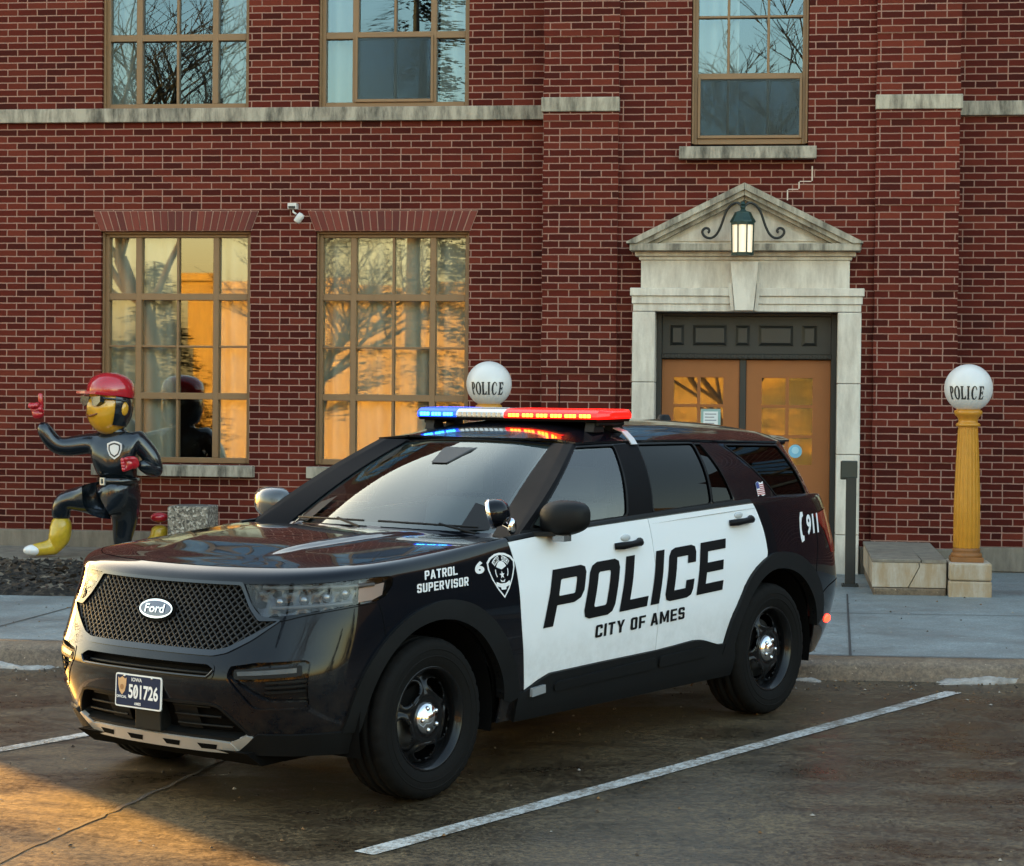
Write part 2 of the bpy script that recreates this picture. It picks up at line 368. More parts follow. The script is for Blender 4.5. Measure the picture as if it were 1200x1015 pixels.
# mulch bed in front of the left wing
def bed():
    m = MB(); nx, ny = 150, 46; rg = random.Random(4); vs = []
    for j in range(ny+1):
        for i in range(nx+1):
            x = -11 + 8.6*i/nx; y = 16.95 + .06*math.sin(x*2.3) + (19.35-16.95)*j/ny
            e = 0 if j in (0, ny) else 1
            vs.append((x, y, walkz(x, 17) - .02 + e*(.05 + .06*j/ny) + e*rg.uniform(-.022, .03)))
    m.add(vs, [(j*(nx+1)+i, j*(nx+1)+i+1, (j+1)*(nx+1)+i+1, (j+1)*(nx+1)+i) for j in range(ny) for i in range(nx)])
    kind(m.build('mulch_bed', M_MULCH, fixn=False), 'stuff')['label'] = 'dark mulch bed with dead leaves below the left windows'
    bpy.data.objects['mulch_bed']['category'] = 'mulch'
    l = MB()
    for i in range(2600):
        x, y = rg.uniform(-10, -2.5), rg.uniform(16.97, 19.4); z = walkz(x, 17)+.045+.06*(y-17)/2.4; a = rg.uniform(0, 6.3); s = rg.uniform(.02, .05)
        dx, dy = math.cos(a)*s, math.sin(a)*s; t = rg.uniform(-.02, .03)
        l.add([(x-dx, y-dy, z), (x+dy*.4, y-dx*.4, z+t), (x+dx, y+dy, z+.01), (x-dy*.4, y+dx*.4, z-t+.01)], [(0, 1, 2, 3)], rg.choice((0, 0, 1, 2)))
    o = kind(l.build('leaf_litter', [simple('leaf_brown', (.055, .033, .018), .8), simple('leaf_grey', (.11, .088, .065), .8), simple('leaf_dark', (.02, .014, .010), .8)], fixn=False), 'stuff')
    o['label'] = 'dead leaves scattered over the mulch bed'; o['category'] = 'leaves'
bed()
m = MB(); m.prism([(19.35, -.45), (20.7, -.45), (20.7, -.165), (19.35, -.185)], 'x', -11, -2.37)
kind(m.build('wall_apron', M_CONC), 'structure')

# ------------------------------------------------------------------ the police station
B = thing('police_station', 'red brick police station with a stone pedimented doorway and tall bronze framed windows', 'building', (-.42, 20.8, -.2))
YL, YC, YP = 20.8, 20.47, 20.42
def wall(mb, x0, x1, z0, z1, y, holes, depth=.22, m=0, mr=1):
    xs = sorted({x0, x1, *[h[i] for h in holes for i in (0, 1)]}); zs = sorted({z0, z1, *[h[i] for h in holes for i in (2, 3)]})
    for i in range(len(xs)-1):
        for j in range(len(zs)-1):
            a, b, c, d = xs[i], xs[i+1], zs[j], zs[j+1]
            if any(h[0] <= a and b <= h[1] and h[2] <= c and d <= h[3] for h in holes): continue
            mb.add([(a, y, c), (b, y, c), (b, y, d), (a, y, d)], [(0, 1, 2, 3)], m)
    for a, b, c, d in holes:
        e = y+depth
        mb.add([(a,y,c),(a,e,c),(a,e,d),(a,y,d)], [(0,1,2,3)], mr); mb.add([(b,y,c),(b,y,d),(b,e,d),(b,e,c)], [(0,1,2,3)], mr)
        mb.add([(a,y,d),(a,e,d),(b,e,d),(b,y,d)], [(0,1,2,3)], m); mb.add([(a,y,c),(b,y,c),(b,e,c),(a,e,c)], [(0,1,2,3)], m)
LW = [(-6.905, -5.355), (-4.685, -3.135)]
UW = [(-6.905, -5.385), (-4.675, -3.155)]
RW = [(3.1, 4.65), (5.4, 6.95)]
ZL0, ZL1, ZU0, ZU1 = .69, 3.03, 4.27, 6.6
m = MB()
wall(m, -14.3, -2.36, 0, 7.75, YL, [(a, b, ZL0, ZL1) for a, b in LW] + [(a, b, ZU0, ZU1) for a, b in UW])
m.add([(-14.3, YL, 0), (-14.3, YL, 7.75), (-14.3, 34, 7.75), (-14.3, 34, 0)], [(0, 1, 2, 3)], 1)
m.build('left_wing_wall', [M_BRX, M_BRY], B, fixn=False)
m = MB()
wall(m, 1.585, 13, 0, 7.75, YL, [(a, b, ZL0, ZL1) for a, b in RW] + [(a, b, ZU0, ZU1) for a, b in RW])
m.add([(13, YL, 0), (13, 34, 0), (13, 34, 7.75), (13, YL, 7.75)], [(0, 1, 2, 3)], 1)
m.build('right_wing_wall', [M_BRX, M_BRY], B, fixn=False)
m = MB()
wall(m, -1.64, .812, 0, 7.75, YC, [(-1.30, .47, 0, 2.30), (-.945, .17, 3.82, 6.2)], .2)
m.build('entrance_wall', [M_BRX, M_BRY], B, fixn=False)
for x0, x1 in ((-2.36, -1.64), (.812, 1.585)):
    m = MB(); m.box(x0, x1, YP, YL+.02, 0, 7.75)
    for f in range(len(m.f)): m.m[f] = 0
    for k in range(0, 22, 2):                                        # every other band of six courses stands a little proud
        z0 = CH*6*k + .0; z1 = z0 + CH*6
        if z1 < 7.6: m.box(x0-.006, x1+.006, YP-.010, YP+.2, z0, z1)
    m.m = [0 if abs(Vector(m.v[f[0]]).y - Vector(m.v[f[2]]).y) < 1e-4 else 1 for f in m.f]
    m.build('brick_pilaster', [M_BRP, M_BRY], B)
m = MB(); m.box(-14.3, 13, YL+.25, 34, 7.74, 7.9); m.box(-14.3, 13, 33.9, 34, -.3, 7.75); m.box(-14.29, 12.99, YL+.3, 33.8, 3.5, 3.8); m.box(-14.29, 12.99, YL+.3, 33.8, -.3, 0.02)
for x in (-14.28, -2.5, 1.7, 12.9): m.box(x, x+.05, YL+.23, 33.8, 0, 7.73)
m.build('roof_and_floors', M_DARK, B)
m = MB()
for x0, x1 in ((-14.3, -2.37), (1.59, 13)):
    m.box(x0, x1, YL-.05, YL+.2, -.235, -.002); m.box(x0, x1, YL-.09, YL+.1, -.6, -.24)
m.box(-2.40, -1.475, YP-.05, YL, -.6, -.002); m.box(.70, 1.625, YP-.05, YL, -.6, -.002)
m.build('foundation', M_CONC, B, bevel=.008)
# string course on the wings, short stones on the pilasters
m = MB()
m.box(-14.3, -2.372, YL-.055, YL+.03, 4.125, 4.262); m.box(1.597, 13, YL-.055, YL+.03, 4.135, 4.272)
m.build('string_course', M_BELT, B, bevel=.006)
for x0, x1 in ((-2.385, -1.63), (.80, 1.61)):
    m = MB(); m.box(x0, x1, YP-.035, YL, 4.152, 4.29); m.build('band_stone', M_LIMEW, B, bevel=.008)
# flared flat arches
for a, b in LW + RW:
    m = MB(); n = 22; z0, z1 = ZL1+.004, ZL1+.205; rg = random.Random(int(a*100))
    for i in range(n):
        g = .012/2
        def X(t, z): return (a+b)/2 + (t-.5)*((b-a) + .02 + (z-z0)/(z1-z0)*.15)
        t0, t1 = i/n, (i+1)/n; dy = rg.uniform(-.004, .004)
        q = [(X(t0, z0)+g, z0+.004), (X(t1, z0)-g, z0+.004), (X(t1, z1)-g, z1-.004), (X(t0, z1)+g, z1-.004)]
        m.prism(q, 'y', YL-.012+dy, YL+.02, rg.choice((0, 0, 1, 2)))
    q = [(X(0, z0)+.002, z0), (X(1, z0)-.002, z0), (X(1, z1), z1), (X(0, z1), z1)]
    m.prism(q, 'y', YL-.004, YL+.03, 3)
    m.build('flat_arch', [simple('arch_brick', (.135, .022, .014), .8, var=.25, vs=20), simple('arch_brick_dark', (.10, .016, .011), .8, var=.25, vs=20), simple('arch_brick_light', (.165, .030, .018), .8, var=.25, vs=20), simple('arch_mortar', (.42, .25, .19), .9)], B, bevel=.003, seg=1)

def pane(m, x0, x1, z0, z1, y, rg, amp=.0035, tilt=0):
    a, b = rg.uniform(-amp, amp), rg.uniform(-amp, amp)+tilt; w, h = (x1-x0)/2, (z1-z0)/2
    m.add([(x0, y-a*w-b*h, z0), (x1, y+a*w-b*h, z0), (x1, y+a*w+b*h, z1), (x0, y-a*w+b*h, z1)], [(0, 1, 2, 3)])
def window(x0, x1, z0, z1, y, cols, rows, thick_c, thick_r, blind='blind', seed=1, sash=None, sill=None, bt=M_BLIND, gaps=()):
    """cols/rows: fractions of the bars; thick ones are mullions/rails"""
    rg = random.Random(seed); F = .055; w, h = x1-x0, z1-z0
    m = MB(); m.box(x0, x0+F, y, y+.09, z0, z1); m.box(x1-F, x1, y, y+.09, z0, z1); m.box(x0+F, x1-F, y, y+.09, z1-F, z1); m.box(x0+F, x1-F, y, y+.09, z0, z0+F)
    m.box(x0-.0, x0+.02, y-.05, y+.02, z0, z1); m.box(x1-.02, x1, y-.05, y+.02, z0, z1); m.box(x0+.02, x1-.02, y-.05, y+.02, z1-.022, z1)
    cb = [(x0+w*c, .03 if k in thick_c else .012) for k, c in enumerate(cols)]; rb = [(z0+h*r, .034 if k in thick_r else .011) for k, r in enumerate(rows)]
    for zz, t in rb: m.box(x0+F, x1-F, y+.014 if t < .02 else y+.004, y+.085, zz-t, zz+t)
    for xx, t in cb: m.box(xx-t, xx+t, y+.012 if t < .02 else y+.001, y+.087, z0+F, z1-F)
    f = m.build('window_frame', M_FRAME, B, bevel=.004, seg=1)
    g = MB(); xe = [x0+F] + [c for c, _ in cb] + [x1-F]; ze = [z0+F] + [r for r, _ in rb] + [z1-F]
    for i in range(len(xe)-1):
        for j in range(len(ze)-1): pane(g, xe[i], xe[i+1], ze[j], ze[j+1], y+.055, rg)
    g.build('glass', M_GLASU if z0 > 3 else M_GLASS, f, fixn=False)
    if sash:
        i0, i1, j0, j1 = sash; a, b, c, d = xe[i0], xe[i1], ze[j0], ze[j1]; s = MB()
        for q in ((a, a+.025, c, d), (b-.025, b, c, d), (a+.025, b-.025, c, c+.03), (a+.025, b-.025, d-.025, d)): s.box(q[0], q[1], y-.022, y+.0, q[2], q[3])
        s.build('opening_sash', M_FRAME, f, bevel=.003, seg=1)
        sc = MB(); sc.box(a+.02, b-.02, y-.006, y-.002, c+.02, d-.02); sc.build('insect_screen', glass('screen_mesh', .05, (.50, .56, .62), .12, (.35, .45, .6), blend=.15) if 'screen_mesh' not in bpy.data.materials else bpy.data.materials['screen_mesh'], f)
    bl = MB(); n = int(w/.022)
    segs = gaps or [(0, 1)]
    for g0, g1 in segs:
        k = max(3, int(n*(g1-g0))); vs = []
        for i in range(k+1):
            x = x0 + w*(g0+(g1-g0)*i/k); d = .040*math.sin(i*.62+seed)+.016*math.sin(i*.23)
            vs += [(x, y+.17+d, z0+.02), (x, y+.17+d*.8, z1-.02)]
        bl.add(vs, [(2*i, 2*i+2, 2*i+3, 2*i+1) for i in range(k)], 0, True)
    bl.build(blind, bt, f, fixn=False)
    if sill:
        s = MB(); s.prism([(y-.20, sill[2]), (y+.06, sill[2]), (y+.06, sill[3]), (y-.20, sill[3]-.012)], 'x', sill[0], sill[1])
        s.build('sill', M_BELT, f, bevel=.005)
for i, (a, b) in enumerate(LW+RW):
    window(a, b, ZL0+.005, ZL1, YL+.10, (.235, .497, .755), (.29, .505, .72), (0, 2), (0, 2), 'blind', 12+i,
           sill=(a-.06, b+.06, .565, .688), gaps=[(.0, .48), (.72, 1)] if i == 0 else [(0, .97)])
for i, (a, b) in enumerate(UW+RW):
    window(a, b, ZU0, ZU1, YL+.10, (.235, .497, .755), (.31, .63), (0, 2), (0, 1), 'curtain', 31+i, sash=(1, 3, 0, 1) if i == 1 else None, bt=M_CURT, gaps=[(0, .22), (.78, 1)])
window(-.94, .165, 3.845, 6.2, YC+.08, (.31, .655), (.275, .52, .76), (), (0,), 'curtain', 51, sash=(0, 3, 0, 1), sill=(-1.05, .25, 3.69, 3.818), bt=M_CURT, gaps=[(.05, .4)])

# ---- the doorway
def mould(m, x0, x1, steps, y1, mm=0):
    """stacked horizontal mouldings: (z0, z1, front y, overhang at both ends)"""
    for z0, z1, yf, e in steps: m.box(x0-e, x1+e, yf, y1, z0, z1, mm)
for x0, x1 in ((-1.475, -1.258), (.468, .688)):
    m = MB()
    for z0, z1 in ((-.30, .12), (.125, .88), (.885, 1.55), (1.555, 2.225)): m.box(x0, x1, 20.29, YC+.18, z0, z1)
    m.build('stone_jamb', M_LIME, B, bevel=.007)
m = MB()
mould(m, -1.47, .685, [(2.23, 2.30, 20.29, 0), (2.301, 2.375, 20.275, .012), (2.376, 2.452, 20.255, .028)], YC+.1)
m.build('architrave', M_LIME, B, bevel=.006)
m = MB(); m.box(-1.40, .575, 20.33, YC+.05, 2.453, 2.72)
mould(m, -1.40, .575, [(2.721, 2.755, 20.31, .02), (2.756, 2.80, 20.27, .055)], YC+.05)
m.build('frieze', M_LIME, B, bevel=.006)
m = MB(); m.prism([(-.50, 2.24), (-.325, 2.24), (-.28, 2.70), (-.545, 2.70)], 'y', 20.215, 20.35)
for s in (-1, 1):
    c = -.4125; m.prism([(c+s*.095, 2.238), (c+s*.125, 2.238), (c+s*.155, 2.50), (c+s*.118, 2.50)], 'y', 20.24, 20.34)
m.build('keystone', M_LIME, B, bevel=.006)
AX, AZ = -.42, 3.44
m = MB(); mould(m, -1.47, .645, [(2.801, 2.868, 20.16, .03)], YC+.05); m.build('cornice', M_LIMEW, B, bevel=.006)
m = MB(); m.prism([(-1.35, 2.87), (.51, 2.87), (AX, 3.30)], 'y', 20.33, YC+.04)
m.prism([(-1.10, 2.90), (.26, 2.90), (AX, 3.215)], 'y', 20.315, 20.34)
m.build('tympanum', M_LIME, B, bevel=.004)
for s, xe in ((-1, -1.53), (1, .69)):
    m = MB()
    # raking cornice in three mouldings, mitred at the apex
    for t0, t1, yf in ((0, .055, 20.14), (.056, .10, 20.175), (.101, .135, 20.235)):
        e = .5*(AZ-2.868)/abs(AX-xe)
        sl = (AZ-2.885)/abs(AX-xe)
        def Z(x): return AZ - abs(x-AX)*sl
        x1 = AX + s*.002
        zz = lambda x, t: max(2.869, Z(x)-t*1.13)
        xa = xe
        m.prism([(x1, Z(x1)-t0*1.13), (xa, zz(xa, t0)+ (.0 if t0 else 0)), (xa - s*(.0), zz(xa, t1)-(.0)), (xa - s*max(0, (t1*1.13-(Z(xa)-2.869))/sl), 2.869), (x1, Z(x1)-t1*1.13)], 'y', yf, YC+.03)
    m.build('raking_cornice', M_LIMEW, B, bevel=.005)
DY = 20.60
m = MB(); m.box(-1.256, -1.205, DY-.06, DY+.1, -.3, 2.225); m.box(.415, .466, DY-.06, DY+.1, -.3, 2.225); m.box(-1.205, .415, DY-.06, DY+.1, 2.195, 2.226)
m.box(-1.205, .415, DY-.03, DY+.1, 1.83, 2.194)
m.box(-1.205, .415, DY-.075, DY+.1, 1.785, 1.829); m.box(-.455, -.393, DY-.02, DY+.1, -.3, 1.784)
n = 30
for i in range(n): x = -1.20+1.61*(i+.25)/n; m.box(x, x+.028, DY-.088, DY-.0755, 1.795, 1.822)
dfo = m.build('door_frame', M_DFRAME, B, bevel=.003, seg=1)
m = MB()
for a, b in ((-1.135, -.985), (-.915, -.575), (-.505, -.355), (-.285, .06), (.13, .285)):
    for k, (e, yy) in enumerate(((0, DY-.034), (.012, DY-.046))): 
        if k == 0: m.box(a, b, yy, DY, 1.905, 2.115)
        else:
            z0, z1 = 1.905, 2.115; i_ = .035
            m.add([(a+.008, DY-.036, z0+.008), (b-.008, DY-.036, z0+.008), (b-.008, DY-.036, z1-.008), (a+.008, DY-.036, z1-.008), (a+i_, DY-.058, z0+i_), (b-i_, DY-.058, z0+i_), (b-i_, DY-.058, z1-i_), (a+i_, DY-.058, z1-i_)],
                  [(0, 1, 5, 4), (1, 2, 6, 5), (2, 3, 7, 6), (3, 0, 4, 7), (4, 5, 6, 7)])
m.build('transom_panel', simple('dark_green_panel', (.018, .0185, .017), .42, var=.2), dfo, bevel=.002, seg=1)
def leaf(x0, x1, px):
    z0, z1 = -.24, 1.775; P = [(px[0], px[1]), (px[2], px[3])]; R = [(1.345, 1.605), (1.055, 1.318), (.77, 1.028)]
    m = MB(); wall(m, x0, x1, z0, z1, DY, [(a, b, c, d) for a, b in P for c, d in R], .03, 0, 0)
    m.box(x0, x1, DY+.03, DY+.032, z0, .7)
    d = m.build('door', M_DOOR, B, fixn=False); g = MB(); rg = random.Random(int(x0*99))
    for a, b in P:
        for c, e in R: pane(g, a, b, c, e, DY+.022, rg, .004, .034)
    g.build('glass', bpy.data.materials['window_glass'], d, fixn=False)
    h = MB(); hx = x1-.06 if x0 < -.8 else x0+.06; h.tube([(hx, DY, .95), (hx, DY-.06, .95), (hx, DY-.06, .62), (hx, DY, .62)], .012, 8); h.build('handle', simple('brass', (.45, .3, .1), .3, 1.0), d)
    return d
dl = leaf(-1.203, -.457, (-1.09, -.862, -.832, -.612)); dr = leaf(-.391, .413, (-.241, -.014, .018, .243))
m = MB(); m.box(-.825, -.635, DY-.004, DY+.01, 1.075, 1.3); m.box(-.80, -.66, DY-.006, DY, 1.10, 1.275, 1)
for k in range(5): m.box(-.785, -.675-.02*(k % 2), DY-.008, DY-.005, 1.245-.03*k, 1.255-.03*k, 2)
m.build('notice', [simple('notice_green', (.25, .38, .36), .6), simple('paper', (.7, .72, .72), .7), simple('print', (.25, .27, .3), .7)], dl)
m = MB(); m.lathe([(.001, DY-.004), (.065, DY-.004), (.065, DY+.004)], 24, 0, False, 'y', (.085, 0, .90)); m.lathe([(.001, DY-.006), (.035, DY-.006)], 18, 1, False, 'y', (.085, 0, .91)); m.build('round_decal', [simple('decal_blue', (.16, .42, .60), .4), simple('decal_pale', (.35, .6, .72), .4)], dr)
m = MB()
for a in ((.207, .219, 3.485, 3.625), (.095, .2065, 3.476, 3.4845), (.084, .096, 3.41, 3.475), (-.012, .0835, 3.401, 3.409), (-.024, -.012, 3.30, 3.40)): m.box(a[0], a[1], YC-.002, YC+.01, a[2], a[3])
m.build('mortar_repair', simple('pale_mortar', (.62, .50, .42), .9), B)
m = MB(); m.box(-1.2, .41, 21.0, 21.02, -.2, 1.8); m.build('lobby_screen', simple('lobby', (.05, .045, .04), .8), B)
m = MB(); m.box(-1.256, .466, 20.0, 20.63, -.6, -.235); m.build('doorstep', M_CONC, B, bevel=.01)

# ---------------------------------------------------------------- car surfaces (car frame: x forward from front axle, y to the driver's side, z up)
class Spl:
    """natural cubic spline through rows of points, parameter = index"""
    def __init__(s, P):
        P = np.asarray(P, float); n = len(P); s.P = P; s.n = n
        A = np.zeros((n, n)); B = np.zeros_like(P)
        A[0, 0] = A[-1, -1] = 1
        for i in range(1, n-1): A[i, i-1:i+2] = (1, 4, 1); B[i] = 6*(P[i-1]-2*P[i]+P[i+1])
        s.K = np.linalg.solve(A, B.reshape(n, -1)).reshape(P.shape)
    def __call__(s, t):
        t = np.clip(np.asarray(t, float), 0, s.n-1); i = np.minimum(t.astype(int), s.n-2); u = t-i
        sh = (-1,)+(1,)*(s.P.ndim-1); u = u.reshape(sh)
        P, K = s.P, s.K; a, b, k0, k1 = P[i], P[i+1], K[i], K[i+1]
        return a*(1-u)+b*u - ((1-u)*(1-(1-u)**2)*k0 + u*(1-u*u)*k1)/6
class Surf:
    """tensor spline through ctrl[row][station] = (x,y,z); eval at (s,r)"""
    def __init__(s, ctrl): s.c = np.asarray(ctrl, float); s.rows = Spl(s.c); s.R, s.S = s.c.shape[:2]
    def ev(s, S, R):
        S = np.atleast_1d(np.asarray(S, float)); R = np.atleast_1d(np.asarray(R, float))
        S, R = np.broadcast_arrays(S, R)
        cols = s.rows(R)                                   # (N, stations, 3)
        A = s._solveS(cols)
        t = np.clip(S, 0, s.S-1); i = np.minimum(t.astype(int), s.S-2); u = (t-i)[:, None]; k = np.arange(len(t))
        a, b, k0, k1 = cols[k, i], cols[k, i+1], A[k, i], A[k, i+1]
        return a*(1-u)+b*u - ((1-u)*(1-(1-u)**2)*k0 + u*(1-u*u)*k1)/6
    def _solveS(s, cols):
        n = s.S
        if not hasattr(s, 'Ai'):
            A = np.zeros((n, n)); A[0, 0] = A[-1, -1] = 1
            for i in range(1, n-1): A[i, i-1:i+2] = (1, 4, 1)
            s.Ai = np.linalg.inv(A)
        B = np.zeros_like(cols); B[:, 1:-1] = 6*(cols[:, :-2]-2*cols[:, 1:-1]+cols[:, 2:])
        return np.einsum('ij,kjc->kic', s.Ai, B)
    def nrm(s, S, R, e=.02):
        a = s.ev(np.asarray(S)+e, R)-s.ev(np.asarray(S)-e, R); b = s.ev(S, np.asarray(R)+e)-s.ev(S, np.asarray(R)-e)
        n = np.cross(a, b); return n/(np.linalg.norm(n, axis=1, keepdims=True)+1e-12)
    def table(s):
        if not hasattr(s, 'tb'):
            S, R = np.meshgrid(np.arange(0, s.S-1+.001, .025), np.arange(0, s.R-1+.001, .04), indexing='ij')
            s.tb = (S.ravel(), R.ravel(), s.ev(S.ravel(), R.ravel()))
        return s.tb
    def inv(s, pts, ax, smin, smax, f=None):
        """(s,r) of surface points whose coordinates on axes ax (or f(P)) match pts"""
        S, R, P = s.table(); k = (S >= smin) & (S <= smax); S, R, P = S[k], R[k], P[k]
        F = (lambda Q: Q[:, ax]) if f is None else f
        Q = F(P); out = []
        for p in np.asarray(pts, float):
            i = np.argmin(((Q-p)**2).sum(1)); x = np.array([S[i], R[i]])
            for _ in range(6):
                q = F(s.ev([x[0], x[0]+1e-3, x[0]], [x[1], x[1], x[1]+1e-3])); J = np.array([(q[1]-q[0])/1e-3, (q[2]-q[0])/1e-3]).T
                try: d = np.linalg.solve(J.T@J+1e-9*np.eye(2), J.T@(p-q[0]))
                except Exception: break
                x = np.clip(x+np.clip(d, -.2, .2), [smin, 0], [smax, s.R-1])
            out.append(x)
        return np.array(out)

# plan outline of the lower body at z = .75, from the nose round to the tail (half)
ST = [(.895, 0), (.885, .26), (.845, .50), (.765, .70), (.625, .845), (.46, .925), (.22, .962), (-.15, .972), (-.62, .974), (-1.2, .976), (-1.8, .978), (-2.4, .978), (-3.0, .972), (-3.40, .95), (-3.80, .905), (-4.06, .77), (-4.17, .45), (-4.19, 0)]
FW = [1, 1, 1, .9, .65, .3, .06, 0, 0, 0, 0, 0, 0, 0, 0, 0, 0, 0]
RW_ = [0]*12+[0, .1, .4, .85, 1, 1]
# rows: z, front dx, side dy, rear dx
ROWS = [(.275, -.085, -.075, .20), (.40, -.030, -.030, .12), (.52, .012, -.012, .05), (.63, .022, -.001, .0), (.75, -.030, 0, 0), (.88, -.085, -.006, .03), (.99, -.125, -.022, .05)]
# shoulder and inner top edge: z per station, inset
SHZ = [1.055, 1.056, 1.058, 1.062, 1.068, 1.076, 1.088, 1.105, 1.140, 1.165, 1.182, 1.195, 1.205, 1.203, 1.195, 1.180, 1.165, 1.16]
TPZ = [1.088, 1.089, 1.092, 1.095, 1.100, 1.106, 1.118, 1.137, 1.165, 1.186, 1.203, 1.217, 1.228, 1.226, 1.217, 1.20, 1.185, 1.18]
SHF, TPF = [-.155]*18, [-.215]*18
SHY = [0, 0, 0, -.02, -.036, -.045, -.046, -.048, -.052, -.054, -.056, -.058, -.062, -.065, -.07, -.06, -.04, 0]
TPY = [0, -.01, -.03, -.07, -.10, -.115, -.12, -.105, -.085, -.076, -.076, -.078, -.085, -.095, -.11, -.10, -.06, 0]
def body_ctrl():
    C = []
    for z, fx, dy, rx in ROWS:
        row = []
        for i, (x, y) in enumerate(ST):
            yy = y + dy*min(1, y/.7) * (1 if i > 3 else .8); sag = (z-.62)
            row.append((x+FW[i]*fx+RW_[i]*rx, yy, z))
        C.append(row)
    for zs, fx, dy, rx in ((SHZ, SHF, SHY, .10), (TPZ, TPF, TPY, .13)):
        C.append([(x+FW[i]*fx[i]+RW_[i]*rx, max(0, y+dy[i]), zs[i]) for i, (x, y) in enumerate(ST)])
    return C
BODY = Surf(body_ctrl())
# glasshouse: (bottom, top, outward bow of the mid section)
GS = [((-.63, 0, 1.165), (-1.50, 0, 1.606), .030), ((-.655, .36, 1.162), (-1.51, .27, 1.602), .028), ((-.775, .70, 1.150), (-1.545, .50, 1.588), .022),
      ((-.70, .880, 1.150), (-1.49, .615, 1.588), .020), ((-.735, .899, 1.170), (-1.50, .672, 1.590), .030), ((-1.715, .902, 1.196), (-1.845, .690, 1.588), .030), ((-1.86, .902, 1.20), (-2.00, .692, 1.588), .030),
      ((-2.49, .899, 1.219), (-2.60, .688, 1.575), .030), ((-2.74, .895, 1.224), (-2.66, .686, 1.572), .030), ((-3.22, .870, 1.226), (-2.86, .680, 1.562), .030), ((-3.66, .825, 1.215), (-3.60, .635, 1.535), .022),
      ((-3.86, .735, 1.20), (-3.75, .575, 1.535), .015), ((-3.955, .40, 1.18), (-3.83, .33, 1.55), .02), ((-3.97, 0, 1.175), (-3.85, 0, 1.555), .02)]
def gh_ctrl():
    C = []
    for t in (0, .33, .67, 1):
        row = []
        for i, (b, a, w) in enumerate(GS):
            p = np.array(b)*(1-t)+np.array(a)*t; k = 4*t*(1-t)*w
            if i <= 2: n = np.array([.5, .15*i, .85])
            elif i <= 10: n = np.array([0, .95, .3])
            else: n = np.array([-.8, 0, .5])
            row.append(p+n*k)
        C.append(row)
    return C
# the glasshouse keeps sharp pillars: each bay between stations is ruled, so use piecewise linear stations
class GH:
    def __init__(s): s.c = np.array(gh_ctrl()); s.rows = Spl(s.c); s.S = len(GS); s.R = 4
    def ev(s, S, R):
        S = np.atleast_1d(np.asarray(S, float)); R = np.atleast_1d(np.asarray(R, float)); S, R = np.broadcast_arrays(S, R)
        cols = s.rows(R); i = np.minimum(S.astype(int), s.S-2); u = (S-i)[:, None]; k = np.arange(len(S))
        def cr(p0, p1, p2, p3, u):
            return .5*((2*p1)+(-p0+p2)*u+(2*p0-5*p1+4*p2-p3)*u*u+(-p0+3*p1-3*p2+p3)*u**3)
        lin = cols[k, i]*(1-u)+cols[k, i+1]*u
        # windscreen and backlight are rounded
        def mir(j):
            q = cols[k, np.clip(j, 0, s.S-1)].copy(); bad = j < 0; q[bad] = cols[k[bad], 1]*[1, -1, 1]
            b2 = j > s.S-1; q[b2] = cols[k[b2], s.S-2]*[1, -1, 1]; return q
        sm = cr(mir(i-1), mir(i), mir(i+1), mir(i+2), u)
        w = ((i <= 1) | (i >= 11))[:, None]
        return np.where(w, sm, lin)
    nrm = Surf.nrm
GHS = GH()
ROOF_ZC = Spl(np.array([[1.606], [1.668], [1.693], [1.694], [1.684], [1.662], [1.628], [1.560]]))

# ------------------------------------------------------------------ helpers: panels cut out of a surface in its own (s, r) plane
KS, KR = .5, .12                                                    # rough metres per unit of s and r
def inpoly(p, poly):
    x, y = p; c = False; j = len(poly)-1
    for i in range(len(poly)):
        xi, yi = poly[i]; xj, yj = poly[j]
        if (yi > y) != (yj > y) and x < (xj-xi)*(y-yi)/(yj-yi)+xi: c = not c
        j = i
    return c
def inset(poly, g, ks=KS, kr=KR):
    P = [Vector((p[0]*ks, p[1]*kr)) for p in poly]; n = len(P)
    A = sum(P[i].x*P[(i+1) % n].y-P[(i+1) % n].x*P[i].y for i in range(n)); sg = 1 if A > 0 else -1; out = []
    for i in range(n):
        a, b, c = P[i-1], P[i], P[(i+1) % n]; d1, d2 = (b-a).normalized(), (c-b).normalized()
        n1, n2 = Vector((-d1.y, d1.x))*sg, Vector((-d2.y, d2.x))*sg
        m = (n1+n2); m = m/max(.35, m.length_squared)*2 if m.length > 1e-6 else n1
        q = b+m*g; out.append((q.x/ks, q.y/kr))
    return out
def rounded(poly, rad, ks=KS, kr=KR, k=4):
    P = [Vector((p[0]*ks, p[1]*kr)) for p in poly]; n = len(P); out = []
    for i in range(n):
        a, b, c = P[i-1], P[i], P[(i+1) % n]; la, lc = (a-b).length, (c-b).length
        p, q = b+(a-b)*min(rad/la, .45), b+(c-b)*min(rad/lc, .45)
        for j in range(k+1):
            t = j/k; v = p*(1-t)**2+b*2*t*(1-t)+q*t*t; out.append((v.x/ks, v.y/kr))
    return out
def smooth_path(pts, k=4):
    s = Spl(np.array(pts)); return [tuple(x) for x in s(np.linspace(0, len(pts)-1, (len(pts)-1)*k+1))]
def pgrid(s0, s1, r0, r1, ds=.125, dr=.16):
    bm = bmesh.new(); S = np.linspace(s0, s1, max(2, int(round((s1-s0)/ds))+1)); Rr = np.linspace(r0, r1, max(2, int(round((r1-r0)/dr))+1))
    vs = [[bm.verts.new((s, r, 0)) for s in S] for r in Rr]
    for j in range(len(Rr)-1):
        for i in range(len(S)-1): bm.faces.new((vs[j][i], vs[j][i+1], vs[j+1][i+1], vs[j+1][i]))
    return bm
